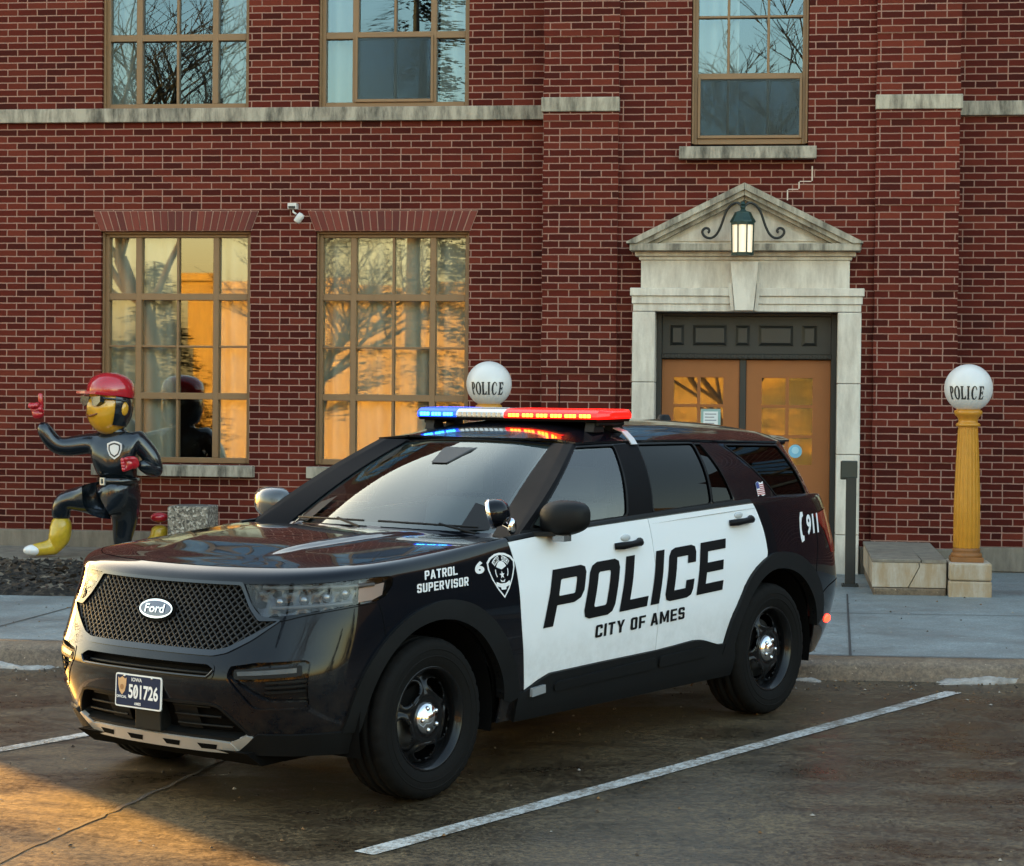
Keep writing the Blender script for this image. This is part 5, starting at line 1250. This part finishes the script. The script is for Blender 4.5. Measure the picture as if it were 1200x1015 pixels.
for sg, cx in ((1, 0), (1, -3.025), (-1, 0), (-1, -3.025)):
    if tm is None:
        w0 = rim_mesh().build('wheel', P_STL, CAR, fixn=True); t0 = tyre_mesh().build('tyre', P_RUB, w0)
        m = MB(); m.lathe([(.075, .076), (.078, .086), (.073, .100), (.058, .112), (.036, .118), (.033, .122), (.001, .123)], 40, 0, True, 'y')
        for i in range(5): a = 2*math.pi*i/5+.3; m.ball((.053*math.cos(a), .110, .053*math.sin(a)), .012, 12, 0, (1, 1.2, 1))
        h0 = m.build('hub_cap', P_CHR, w0)
        m = MB(); m.lathe([(.06, .0), (.165, .0), (.165, .022), (.06, .022)], 48, 0, True, 'y'); m.box(-.10, .10, -.02, .05, .09, .16, 1); b0 = m.build('brake_disc', [simple('disc_steel', (.25, .24, .23), .4, .9), P_DRK], w0)
        tm = (w0, t0, h0, b0)
        ws = tm
    else:
        ws = [o.copy() for o in tm]
        for o in ws: COL.objects.link(o)
        ws[0].parent = CAR
        for o in ws[1:]: o.parent = ws[0]
    ws[0].location = (cx, sg*.838, ZW); ws[0].rotation_euler = (0, R_(20 if cx == 0 else 47), 0 if sg > 0 else math.pi)
# ---- number plate
m = MB(); PX, PZ = .925, .525
def plate_pt(y, z, o=0): return (PX+o-.05*(z), y, PZ+z)
def rr(w, h, r, n=5):
    o = []
    for cx, cy, a0 in ((w-r, h-r, 0), (-w+r, h-r, 90), (-w+r, -h+r, 180), (w-r, -h+r, 270)): o += [(cx+r*math.cos(R_(a0+90*i/n)), cy+r*math.sin(R_(a0+90*i/n))) for i in range(n+1)]
    return o
def flatpoly(m, P, o, mm):
    m.add([plate_pt(y, z, o) for y, z in P], [tuple(range(len(P)))], mm)
P1, P2 = rr(.1525, .076, .012), rr(.1455, .069, .008); n = len(P1)
m.add([plate_pt(y, z, 0) for y, z in P1]+[plate_pt(y, z, -.006) for y, z in P1], [(i, (i+1) % n, n+(i+1) % n, n+i) for i in range(n)]+[tuple(range(2*n-1, n-1, -1))], 0)
flatpoly(m, P1, 0, 0); flatpoly(m, P2, .0012, 1)
PL = m.build('number_plate', [P_DEW, simple('plate_navy', (.008, .02, .060), .45, spec=.15)], CAR, fixn=False)
def ptext(s, y0, z0, w, h, bold=.015):
    V, F, wd = text(s, bold); return [plate_pt(y0+x/wd*w, z0+v*h, .0028) for x, v in V], F
m = MB()
for s, y0, z0, w, h, b in (('501726', -.062, -.034, .196, .066, .03), ('IOWA', -.043, .044, .068, .017, .02), ('AMES', -.022, -.062, .044, .013, .03), ('OFFICIAL', -.142, -.036, .068, .012, .03)): 
    V, F = ptext(s, y0, z0, w, h, b); m.add(V, F, 0)
V, F = ptext('/', -.026, -.030, .022, .058, .0); m.add(V, F, 0)
m.build('plate_lettering', P_DEW, PL, fixn=False)
m = MB(); sh = [(-.028, .044), (-.018, .038), (0, .048), (.018, .038), (.028, .044), (.026, .01), (.018, -.018), (0, -.036), (-.018, -.018), (-.026, .01)]
flatpoly(m, [(y-.105, z+.014) for y, z in reversed(sh)], .0028, 0); flatpoly(m, [(-.105+.013*math.cos(i*.628), .014+.013*math.sin(i*.628)) for i in range(10)], .0040, 1)
m.build('plate_badge', [simple('badge_gold', (.60, .36, .18), .4), simple('badge_bronze', (.35, .16, .06), .4)], PL, fixn=False)
m = MB()
for y in (-.09, .09): m.lathe([(.005, 0), (.004, .003), (.001, .0035)], 10, 0, True, 'x', (PX-.003+.002, y, PZ+.066))
m.build('plate_screws', P_CHR, PL)

# ------------------------------------------------------------------ low stone wall and lamp plinths beside the steps
m = MB(); m.box(.735, 1.352, 18.22, 20.35, -.5, .035); lw = None
LWALL = thing('stone_wing_wall', 'low cracked stone block wall between the doorway and the right lamp', 'wall', (1.05, 19.3, -.24))
m = MB()
m.prism([(.735, -.175), (1.035, -.175), (1.125, .0), (1.12, .032), (.735, .032)], 'y', 18.22, 20.36)
m.prism([(1.043, -.175), (1.352, -.175), (1.352, .032), (1.128, .032), (1.133, .0)], 'y', 18.222, 20.36)
m.box(.745, 1.352, 18.20, 20.36, -.5, -.181, 1)
m.build('stone_block', [M_PLIN, M_KERB], LWALL, bevel=.012)
m = MB(); m.box(.73, 1.14, 18.215, 20.36, .033, .062); m.prism([(1.146, 18.215), (1.352, 18.215), (1.352, 20.36), (1.10, 20.36), (1.146, 18.6)], 'z', .033, .060); m.build('cap_slab', M_CONC, LWALL, bevel=.006)
def plinth(x, y, lab):
    t = thing('stone_plinth', lab, 'plinth', (x, y, -.26), group='stone plinths under the globe lamps')
    m = MB(); m.box(x-.175, x+.175, y-.25, y+.25, -.10, .045); m.build('upper_block', M_PLIN, t, bevel=.014)
    m = MB(); m.box(x-.178, x+.176, y-.253, y+.25, -.55, -.105); m.build('lower_block', M_PLIN, t, bevel=.014)
    return t
plinth(1.545, 18.35, 'stained two block stone plinth carrying the lamp at the right edge')
plinth(-2.655, 18.80, 'stone plinth behind the car carrying the lamp near the drainpipe corner'.replace('near the drainpipe corner', 'left of the doorway'))
M_LAMPY = simple('yellow_lamp_paint', (.50, .215, .012), .42, 0, .15, var=.22, vs=12, bump=.25, bs=70)
M_LAMPB = simple('rusty_yellow_base', (.22, .085, .018), .6, var=.35, vs=14, bump=.3)
def globe_mat():
    t = NT('opal_globe'); n = t.noise(t.obj(), 5, 4)
    t.set(Base_Color=t.mix(n, (.66, .655, .64), (.54, .535, .52)), Roughness=.35, Subsurface_Weight=.0, Coat_Weight=.3, Emission_Color=(1, .97, .93), Emission_Strength=.01); return t.mat
M_GLOBE = globe_mat()
def globe_lamp(x, y, lab, dz=0):
    t = thing('globe_lamp', lab, 'lamp post', (x, y, .045-dz), group='police globe lamps beside the doorway')
    m = MB(); m.box(x-.135, x+.135, y-.135, y+.135, .045, .085, 1)
    m.lathe([(.130, .085), (.133, .10), (.125, .118), (.112, .125), (.118, .138), (.116, .15), (.106, .162)], 40, 1, True, 'z', (x, y, 0))
    N = 16; fl = lambda a, h: 1-.085*(1-abs(math.sin(a*N/2))**.6)
    m.lathe([(.108, .160), (.113, .17), (.110, .55), (.098, .9), (.083, 1.185), (.083, 1.19)], 128, 0, True, 'z', (x, y, 0), flute=fl)
    m.build('fluted_column', [M_LAMPY, M_LAMPB], t, bevel=.004)
    m = MB(); m.lathe([(.08, 1.188), (.100, 1.192), (.104, 1.205), (.098, 1.218), (.082, 1.224), (.080, 1.245), (.092, 1.27), (.110, 1.288), (.118, 1.300), (.118, 1.322), (.10, 1.335), (.085, 1.338)], 40, 0, True, 'z', (x, y, 0))
    m.build('capital', M_LAMPY, t)
    m = MB(); C = Vector((x, y, 1.516)); r = .2035; m.ball(C, r, 48); g = m.build('globe', M_GLOBE, t)
    L, w = roman_word(); V, F = chop(*join([glyph_curve(L[c], .022) for c in 'POLICE']), .09, .12); cd = math.atan2(-x, y)
    m = MB(); P = []
    for u, v in V:
        a = R_(-49+88*u/w); e = R_(-27+31*v); d = Vector((math.sin(a)*math.cos(e), -math.cos(a)*math.cos(e), math.sin(e)))
        d = Matrix.Rotation(math.atan2(x, y)*-1*-1*-1, 3, 'Z') @ d; P.append(C+d*(r+.0022))
    m.add(P, F); m.build('lettering', M_BLACK, g, fixn=False)
    return t
globe_lamp(1.527, 18.352, 'yellow fluted globe lamp on the stone plinth right of the doorway', .015)
globe_lamp(-2.647, 18.82, 'white police globe lamp rising behind the car roof, left of the doorway', .045)
# ------------------------------------------------------------------ accessible door post, concrete post, camera, lantern
t = thing('push_button_post', 'dark green door button post standing right of the doorway', 'post', (.573, 19.0, -.24))
m = MB(); m.box(.528, .618, 18.95, 19.05, -.25, .86); m.build('post', M_DFRAME, t, bevel=.006)
m = MB(); m.box(.478, .527, 18.96, 19.04, .70, .862); m.box(.487, .625, 18.944, 19.056, .715, .866); m.build('button_box', simple('dark_green_box', (.022, .03, .026), .4), t, bevel=.006)
m = MB(); m.box(.50, .646, 18.92, 19.08, -.26, -.225)
for a, b in ((.515, 18.935), (.63, 18.935)): m.lathe([(.008, -.225), (.008, -.212), (.001, -.211)], 8, 0, False, 'z', (a, b, 0))
m.build('base_plate', M_DFRAME, t, bevel=.003)
t = thing('concrete_post', 'square exposed aggregate concrete post below the second window', 'post', (-5.69, 19.95, -.2))
m = MB(); m.box(-5.885, -5.49, 19.75, 20.15, -.22, .318); m.build('shaft', M_AGG, t, bevel=.015)
m = MB(); m.lathe([(.15, .319), (.148, .323), (.001, .3235)], 24, 0, False, 'z', (-5.69, 19.95, 0)); m.build('sand_tray', simple('sand_tray', (.12, .11, .10), .9), t)
t = thing('security_camera', 'small white wall camera on the brick beside a flat arch', 'camera', (-4.9, 20.8, 3.2))
M_CAMW = simple('camera_white', (.62, .60, .58), .4)
m = MB(); m.box(-4.955, -4.865, 20.70, 20.80, 3.245, 3.305); m.box(-4.945, -4.875, 20.692, 20.702, 3.25, 3.275, 1); m.build('mount_box', [M_CAMW, M_BLACK], t, bevel=.006)
m = MB(); m.tube([(-4.905, 20.74, 3.25), (-4.90, 20.72, 3.215), (-4.865, 20.69, 3.195)], .010, 8); m.build('bracket', M_CAMW, t)
m = MB(); m.M = Matrix.Translation((-4.825, 20.67, 3.155)) @ Matrix.Rotation(R_(35), 4, 'Y'); m.lathe([(.001, .05), (.03, .045), (.038, .02), (.036, -.045), (.030, -.055), (.001, -.05)], 20, 0, True); m.build('camera_body', M_CAMW, t)
LX, LY = -.430, 20.03
t = thing('wall_lantern', 'lit green lantern with scroll arms on the stone pediment', 'lantern', (LX, 20.3, 3.0))
M_VERD = simple('verdigris_iron', (.012, .035, .028), .45, .3, var=.4, vs=30)
m = MB(); 
def oct_(r): return [(LX+r*math.cos(R_(45*k+22.5)), LY+r*math.sin(R_(45*k+22.5))) for k in range(8)]
for z0, z1, r in ((2.748, 2.772, .112), (3.03, 3.055, .118)): m.prism(oct_(r), 'z', z0, z1)
m.lathe([(.122, 3.055), (.118, 3.07), (.10, 3.10), (.088, 3.125), (.080, 3.14), (.078, 3.15), (.03, 3.165), (.02, 3.18), (.026, 3.195), (.018, 3.21), (.026, 3.225), (.012, 3.25), (.001, 3.255)], 8, 0, False, 'z', (LX, LY, 0))
for k in range(8): a = R_(45*k+22.5); m.tube([(LX+.104*math.cos(a), LY+.104*math.sin(a), 2.77), (LX+.110*math.cos(a), LY+.110*math.sin(a), 3.032)], .0075, 6)
m.build('lantern_frame', M_VERD, t)
m = MB(); m.lathe([(.098, 2.774), (.103, 3.03)], 8, 0, False, 'z', (LX, LY, 0)); m.M = Matrix.Identity(4)
def lant_mat():
    n = NT('lit_frosted_glass'); P = n.pos(); px, py, pz = n.xyz(P)
    n.set(Base_Color=(.8, .74, .62), Roughness=.4, Emission_Color=(1.0, .78, .48), Emission_Strength=.13); return n.mat
m.build('lantern_glass', lant_mat(), t)
m = MB(); m.ball((LX, LY, 2.93), .03, 12, 0, (1, 1, 1.5)); m.build('bulb', emit('lit_bulb', (1, .7, .35), 1.5), t)
m = MB()
for s in (-1, 1):
    pts = [(LX+s*.0, 3.20), (LX+s*.05, 3.245), (LX+s*.105, 3.235), (LX+s*.16, 3.17), (LX+s*.20, 3.06), (LX+s*.245, 2.965), (LX+s*.30, 2.925), (LX+s*.355, 2.935), (LX+s*.385, 2.975), (LX+s*.37, 3.01), (LX+s*.335, 3.015), (LX+s*.32, 2.99), (LX+s*.335, 2.975)]
    pts = smooth_path(pts, 5); m.tube([(x, 20.12+.12*min(1, abs(x-LX)/.3), z) for x, z in pts], .0125, 8)
m.tube([(LX, LY, 3.21), (LX, 20.2, 3.20), (LX, 20.34, 3.20)], .014, 8)
m.build('scroll_arms', simple('black_iron', (.012, .014, .014), .5), t)

# ------------------------------------------------------------------ the painted statue: a plain kneeling officer
ST_ = thing('kneeling_statue', 'glossy painted statue of a kneeling officer pointing up, with yellow boots and red gloves', 'statue', (-6.5, 19.75, -.175))
def gloss(name, c, r=.18): return simple(name, c, r, 0, .8, var=.2, vs=7)
M_SUIT, M_SRED, M_SYEL, M_SFACE = simple('statue_navy_black', (.006, .010, .015), .22, 0, .7, var=.3, vs=7, bump=.7, bs=10), gloss('statue_red', (.42, .012, .022)), simple('statue_yellow', (.50, .33, .02), .3, 0, .5, var=.45, vs=16, bump=.3, bs=30), gloss('statue_mustard', (.60, .30, .02))
def skinned(name, chains, mat, parent, sub=2, root=0, flat=None):
    """chains: list of [(x, y, z, r), ...]; equal points are shared"""
    V, Rd, E, ix = [], [], [], {}
    for ch in chains:
        prev = None
        for p in ch:
            k = tuple(round(c, 4) for c in p[:3])
            if k not in ix: ix[k] = len(V); V.append(Vector(p[:3])-BASE[ST_.name]); Rd.append(p[3])
            if prev is not None and prev != ix[k]: E.append((prev, ix[k]))
            prev = ix[k]
    me = bpy.data.meshes.new(name); me.from_pydata(V, E, []); o = bpy.data.objects.new(name, me); COL.objects.link(o); o.parent = parent
    sk = o.modifiers.new('skin', 'SKIN'); sk.use_smooth_shade = True
    if not me.skin_vertices: me.attributes.new if False else None
    for d, r in zip(me.skin_vertices[0].data, Rd): d.radius = (r, r) if not isinstance(r, tuple) else r
    me.skin_vertices[0].data[root].use_root = True
    ss = o.modifiers.new('smooth', 'SUBSURF'); ss.levels = ss.render_levels = sub
    dg = bpy.context.evaluated_depsgraph_get(); ev = o.evaluated_get(dg); m2 = bpy.data.meshes.new_from_object(ev)
    o.modifiers.clear(); o.data = m2; m2.materials.clear(); m2.materials.append(mat)
    for p in m2.polygons: p.use_smooth = True
    return o
Y0 = 19.78
hip = (-6.36, Y0, .40, .175)
bodyS = skinned('body', [
    [hip, (-6.385, Y0, .56, .20), (-6.40, Y0-.01, .72, .225), (-6.405, Y0-.01, .88, .22), (-6.41, Y0-.01, .99, .14), (-6.42, Y0-.02, 1.06, .10), (-6.43, Y0-.03, 1.14, .09)],
    [hip, (-6.45, Y0-.11, .37, .165), (-6.66, Y0-.13, .375, .145), (-6.875, Y0-.14, .37, .12), (-6.905, Y0-.14, .28, .11), (-6.90, Y0-.14, .15, .09)],
    [hip, (-6.32, Y0+.08, .30, .15), (-6.35, Y0+.09, .08, .12), (-6.37, Y0+.08, -.10, .095), (-6.30, Y0+.16, -.125, .085), (-6.17, Y0+.26, -.115, .075)],
    [(-6.405, Y0-.01, .88, .22), (-6.63, Y0-.03, .93, .115), (-6.80, Y0-.10, .885, .11), (-6.94, Y0-.14, .87, .10), (-7.03, Y0-.17, .98, .09), (-7.10, Y0-.19, 1.12, .068)],
    [(-6.405, Y0-.01, .88, .22), (-6.18, Y0-.01, .94, .115), (-6.06, Y0+.02, .80, .10), (-6.01, Y0+.02, .62, .085), (-6.07, Y0-.10, .69, .07), (-6.13, Y0-.17, .735, .052)]], M_SUIT, ST_)
m = MB(); c = Vector((-6.455, Y0-.06, 1.265))
m.M = Matrix.Translation(c) @ Matrix.Scale(1.32, 4) @ Matrix.Rotation(R_(-35), 4, 'Z') @ Matrix.Rotation(R_(-6), 4, 'X')
n1, n2 = 28, 36; vs = []
for i in range(n1+1):
    a = math.pi*i/n1
    for j in range(n2):
        b = 2*math.pi*j/n2; x, y, z = math.sin(a)*math.cos(b), math.sin(a)*math.sin(b), math.cos(a)
        k = 1+.10*max(0, -y)*max(0, -z+.1)
        nose = .16*math.exp(-((x/.16)**2+((z+.05)/.22)**2))*(y < 0); brow = -.05*math.exp(-(((abs(x)-.36)/.2)**2+((z-.16)/.12)**2))*(y < 0); lip = -.03*math.exp(-((x/.42)**2+((z+.42+.08*(x/.4)**2)/.05)**2))*(y < 0)
        k += nose+brow+lip; vs.append((x*.155*k*(1-.12*max(0, -z)), y*.17*k, z*.205))
m.add(vs, [(i*n2+j, i*n2+(j+1) % n2, (i+1)*n2+(j+1) % n2, (i+1)*n2+j) for i in range(n1) for j in range(n2)], 0, True)
for s in (-1, 1): m.ball((s*.156, .02, -.01), .042, 12, 0, (.4, .8, 1.2))
head = m.build('head', M_SFACE, ST_)
def onhead(name, fn, mat):
    mm = MB(); mm.M = m.M.copy(); fn(mm); return mm.build(name, mat, head)
def f_cap(mm):
    mm.lathe([(.168, .075), (.176, .10), (.172, .15), (.150, .20), (.10, .235), (.04, .25), (.001, .252)], 32, 0, True); mm.prism([(-.135, -.10), (.135, -.10), (.115, -.22), (.05, -.265), (-.05, -.265), (-.115, -.22)], 'z', .070, .088)
onhead('red_cap', f_cap, M_SRED)
def f_hair(mm):
    prof = []
    for i in range(9):
        a = R_(10+i*8.5)
    vs = []; n = 24
    for i in range(9):
        z = .085-.22*i/8
        for j in range(n+1):
            b = R_(-20+220*j/n); k = math.sqrt(max(.05, 1-(z/.215)**2)); vs.append((.163*k*math.cos(b), .18*k*math.sin(b), z))
    mm.add(vs, [(i*(n+1)+j, i*(n+1)+j+1, (i+1)*(n+1)+j+1, (i+1)*(n+1)+j) for i in range(8) for j in range(n)], 0, True)
onhead('painted_hair', f_hair, M_SUIT)
def f_mouth(mm):
    mm.tube([(.155*.62*math.sin(a), -.165*math.cos(a*.9)-.012, -.082+.026*(abs(a)/.8)**2) for a in [(-.8+.16*i) for i in range(11)]], .007, 6)
onhead('painted_mouth', f_mouth, simple('statue_lip', (.22, .07, .015), .3))
def f_shade(mm):
    for s in (-1, 1): mm.prism([(s*.012, .055), (s*.115, .062), (s*.118, .02), (s*.075, -.012), (s*.025, -.004)], 'y', -.176, -.135)
    mm.box(-.02, .02, -.172, -.14, .035, .050)
    for s in (-1, 1): mm.tube([(s*.115, -.15, .05), (s*.150, -.06, .05), (s*.162, .02, .045)], .008, 6)
onhead('dark_glasses', f_shade, M_SUIT)
def glove(wr, d, pointing):
    wr = Vector(wr); d = Vector(d).normalized(); side = d.cross(Vector((0, 1, 0))).normalized(); fr = Vector((0, -1, 0))
    def P(a, b, c, r): q = wr+d*a+side*b+fr*c; return (q.x, q.y, q.z, r)
    ch = [[P(-.03, 0, 0, .058), P(.03, 0, 0, .060), P(.085, 0, 0, .062)]]
    for k, b in enumerate((-.045, -.015, .015, .045)):
        if pointing and k == 0: ch.append([P(.085, 0, 0, .062), P(.11, b, .005, .03), P(.165, b, .005, .0275), P(.225, b, .0, .023)])
        else: ch.append([P(.085, 0, 0, .062), P(.115, b, .02, .027), P(.125, b, .062, .026), P(.085, b, .078, .024)])
    ch.append([P(.03, 0, 0, .060), P(.045, -.055, .045, .027), P(.085, -.045, .085, .024)])
    return skinned('glove', ch, M_SRED, ST_, 2)
glove((-7.115, Y0-.195, 1.165), (-.12, 0, 1), True)
glove((-6.14, Y0-.19, .735), (-.75, -.5, -.12), False)
b1 = skinned('boot', [[(-6.90, Y0-.14, .23, .112), (-6.90, Y0-.14, .06, .110), (-6.905, Y0-.14, -.06, .108), (-6.985, Y0-.18, -.09, .082), (-7.10, Y0-.24, -.108, .068), (-7.19, Y0-.285, -.118, .055)], [(-6.905, Y0-.14, -.06, .108), (-6.86, Y0-.12, -.10, .075)]], M_SYEL, ST_)
b2 = skinned('boot', [[(-6.17, Y0+.26, -.10, .09), (-6.09, Y0+.29, -.07, .10), (-6.05, Y0+.30, .03, .10), (-6.06, Y0+.29, .12, .085)]], M_SYEL, ST_)
m = MB(); m.M = Matrix.Translation((-7.135, Y0-.255, -.112)) @ Matrix.Rotation(R_(26), 4, 'Z')
m.ball((0, 0, 0), .068, 20, 0, (1.45, 1.05, .82)); m.build('white_toe_cap', gloss('statue_white', (.7, .7, .7)), b1)
m = MB(); m.ball((-6.06, Y0+.29, .19), .085, 16, 0, (1.1, .9, .6)); m.build('red_sole', M_SRED, b2)
m = MB(); m.M = Matrix.Translation((-6.38, Y0-.01, .555)); m.lathe([(.196, -.03), (.206, -.025), (.206, .025), (.196, .03)], 40, 0, True); bl = m.build('belt', gloss('statue_belt', (.012, .012, .012)), ST_)
m = MB(); q = Vector((-6.47, Y0-.198, .555)); m.M = Matrix.Translation(q) @ Matrix.Rotation(R_(-30), 4, 'Z')
for a in ((-.03, -.018, -.035, .035), (.018, .03, -.035, .035), (-.018, .018, .024, .035), (-.018, .018, -.035, -.024)): m.box(a[0], a[1], -.012, .004, a[2], a[3])
m.build('buckle', simple('buckle', (.6, .6, .58), .3, .5), bl)
m = MB(); m.M = Matrix.Translation((-6.345, Y0-.232, .86)) @ Matrix.Scale(1.15, 4) @ Matrix.Rotation(R_(10), 4, 'Z')
sh = [(-.06, .05), (-.03, .065), (0, .072), (.03, .065), (.06, .05), (.06, 0), (.04, -.05), (0, -.08), (-.04, -.05), (-.06, 0)]
m.prism(sh, 'y', -.012, .03); m.prism([(x*.8, z*.8) for x, z in sh], 'y', -.0145, -.012, 1); m.prism([(x*.62, z*.62) for x, z in sh], 'y', -.017, -.0145)
m.build('chest_badge', [gloss('statue_white', (.7, .7, .7)), M_BLACK], ST_)

# ------------------------------------------------------------------ across the street: what the windows and the paint mirror
M_TAN = stone_mat('tan_limestone', (.58, .42, .12), (.44, .31, .08), (.2, .15, .09), .5, 20)
OB = thing('bank_building', 'long tan stone building across the street, seen mirrored sunlit in the lower windows', 'building', (-4, -25, -1.5))
def zg(x, y): return lotz(x, y)
m = MB(); hs = [(-16, .9)]
def ow(x0, x1, z1, y=-25):
    holes = []
    wl = MB(); old = []
    wall(wl, x0, x1, -3, z1, 0, holes, .2, 0, 0)
    wl.v = [(a, y-b, c) for a, b, c in wl.v]; wl.f = [tuple(reversed(f)) for f in wl.f]
    wl.box(x0, x1, y-.30, y-.24, -3, z1, 1); wl.box(x0-.1, x1+.1, y-.3, y+.12, z1, z1+.25)
    wl.add([(x0, y, -3), (x0, y-14, -3), (x0, y-14, z1), (x0, y, z1)], [(0, 1, 2, 3)]); wl.add([(x1, y, -3), (x1, y, z1), (x1, y-14, z1), (x1, y-14, -3)], [(0, 1, 2, 3)])
    wl.add([(x0, y, z1), (x1, y, z1), (x1, y-14, z1), (x0, y-14, z1)], [(0, 1, 2, 3)])
    wl.build('stone_wing', [M_TAN, M_DARK], OB, fixn=False)
ow(-19.4, -6, 4.6); ow(-5.99, 3, 5.9); ow(3.01, 16, 4.4); ow(-40, -27, 3.2, -28)
M_BARK = simple('bark', (.055, .045, .036), .9, var=.3, vs=8, bump=.4, bs=30)
def bare_tree(x, y, h, lab, seed, spread=.75):
    rg = random.Random(seed); t = thing('bare_tree', lab, 'tree', (x, y, zg(x, y)), group='leafless trees across the street')
    tr, br = MB(), MB(); z0 = zg(x, y)
    def grow(p, d, L, r, lev):
        n = 4; pts = [p]; q = p.copy(); dd = d.copy()
        for i in range(n):
            dd = (dd+Vector((rg.uniform(-.16, .16), rg.uniform(-.16, .16), rg.uniform(-.04, .10)))).normalized(); q = q+dd*L/n; pts.append(q.copy())
        (tr if lev == 0 else br).tube(pts, [r*(1-.45*i/n) for i in range(n+1)], 7 if lev < 2 else (5 if lev < 3 else 3), 0, False)
        if lev >= 5: return
        for k in range((7, 5, 4, 4, 3)[lev]):
            f = rg.uniform(.45, 1.0) if lev else rg.uniform(.55, 1.0); b = pts[min(n, int(f*n+.5))]
            a = rg.uniform(0, 6.3); nd = (dd*rg.uniform(.5, .9)+Vector((math.cos(a), math.sin(a), rg.uniform(-.1, .55)))*spread).normalized()
            grow(b, nd, L*rg.uniform(.52, .78), r*(.34, .5, .52, .55, .6)[lev], lev+1)
    grow(Vector((x, y, z0-.2)), Vector((0, 0, 1)), h*.42, h*.022, 0)
    k = tr.build('trunk', M_BARK, t, fixn=False); br.build('crown', M_BARK, t, fixn=False)
bare_tree(-16.0, -11, 14.5, 'leafless tree mirrored in the upper left window', 3)
bare_tree(-13.2, -16, 9.5, 'smaller leafless tree mirrored beside the first window mullion', 9)
bare_tree(-1.2, -14, 14, 'tall leafless tree mirrored in the window above the doorway', 5)
bare_tree(-16.5, 19.5, 8.5, 'leafless tree left of the car park throwing long shadows on the lot', 12)
M_NEED = simple('needles', (.030, .050, .026), .8, var=.4, vs=3)
def conifer(x, y, h, lab, seed, r0=.30):
    rg = random.Random(seed); z0 = zg(x, y); t = thing('evergreen_tree', lab, 'tree', (x, y, z0), group='evergreen trees across the street')
    m = MB(); m.tube([(x, y, z0-.2), (x, y, z0+h)], [h*.018, .02], 8); m.build('trunk', M_BARK, t, fixn=False)
    c = MB(); z = z0+h*.16
    while z < z0+h*.98:
        f = 1-(z-z0)/h; R1 = h*r0*f**.8
        for k in range(int(5+6*f)):
            a = rg.uniform(0, 6.28); L = R1*rg.uniform(.6, 1.1); ca, sa = math.cos(a), math.sin(a)
            for j in range(int(10+26*L)):
                u = rg.uniform(.15, 1)**.7; px, py, pz = x+ca*L*u+rg.uniform(-.28, .28)*u, y+sa*L*u+rg.uniform(-.28, .28)*u, z-.30*L*u*u+rg.uniform(-.10, .16)
                b = a+rg.uniform(-.9, .9); l, w = rg.uniform(.16, .40), rg.uniform(.03, .07)
                c.add([(px-math.sin(b)*w, py+math.cos(b)*w, pz), (px+math.cos(b)*l, py+math.sin(b)*l, pz-.10*l), (px+math.sin(b)*w, py-math.cos(b)*w, pz-.02)], [(0, 1, 2)])
        z += h*.028*(.7+.6*f)
    c.build('crown', M_NEED, t, fixn=False)
conifer(-9.6, -13.0, 15.5, 'evergreen tree mirrored in the window above the second lower window', 4)
AN = thing('added_dark_block', 'dark building block added out of view to darken what the side of the car mirrors', 'building', (25, 12, -.3))  # added out of view to darken the reflections along the car's side
m = MB(); m.box(19, 32, -1, 27, -2, 6.6); m.box(18.9, 32.1, -1.1, 27.1, 6.6, 6.9, 1)
for k in range(6): m.box(18.95, 19.02, .4+3.3*k, 1.9+3.3*k, .8, 2.8, 2); m.box(18.95, 19.02, .4+3.3*k, 1.9+3.3*k, 3.9, 5.6, 2)
m.build('dark_block_walls', [simple('dark_block_wall', (.045, .040, .036), .9), simple('dark_block_coping', (.12, .11, .10), .9), M_DARK], AN)
conifer(21, -5, 7.5, 'tall evergreen past the added dark block, mirrored in the front wing', 8, .4)
conifer(17, -10, 5.5, 'low bushy evergreen past the added dark block, mirrored in the bumper', 21, .5)
conifer(-19.6, -13, 7.2, 'small evergreen mirrored at the left of the first lower window', 14, .36)
conifer(-17.4, -14.5, 6.0, 'short bushy evergreen mirrored behind the statue', 15, .4)
conifer(6.5, -17, 10.5, 'evergreen across the street, mirrored in the car paint', 6)

# ------------------------------------------------------------------ grit and leaf scraps lying on the lot and the pavement
def litter():
    rg = random.Random(31); m = MB()
    for i in range(1500):
        if rg.random() < .62: y = KY-.02-abs(rg.gauss(0, .28)); x = rg.uniform(-6.5, 3); z = lotz(x, y)
        elif rg.random() < .6: x, y = rg.uniform(-5, 3), rg.uniform(8, 13.4); z = lotz(x, y)
        else: x, y = rg.uniform(-7, 3), rg.uniform(KY+.3, 18); z = walkz(x, y)
        s = rg.uniform(.004, .013); a = rg.uniform(0, 6.3); h = s*rg.uniform(.3, 1.0); P = []
        for k in range(4): r = s*rg.uniform(.6, 1.2); P.append((x+r*math.cos(a+k*1.57), y+r*math.sin(a+k*1.57), z+.004))
        m.add(P+[(x, y, z+.004+h)], [(0, 1, 4), (1, 2, 4), (2, 3, 4), (3, 0, 4)], rg.choice((0, 0, 1, 2, 3)))
    o = kind(m.build('grit', [simple('grit_brown', (.06, .04, .025), .9), simple('grit_pale', (.30, .27, .23), .9), simple('grit_dark', (.02, .017, .014), .9), simple('grit_leaf', (.16, .085, .03), .9)], fixn=False), 'stuff')
    o['label'] = 'grit and leaf scraps scattered along the kerb and over the lot'; o['category'] = 'grit'
litter()
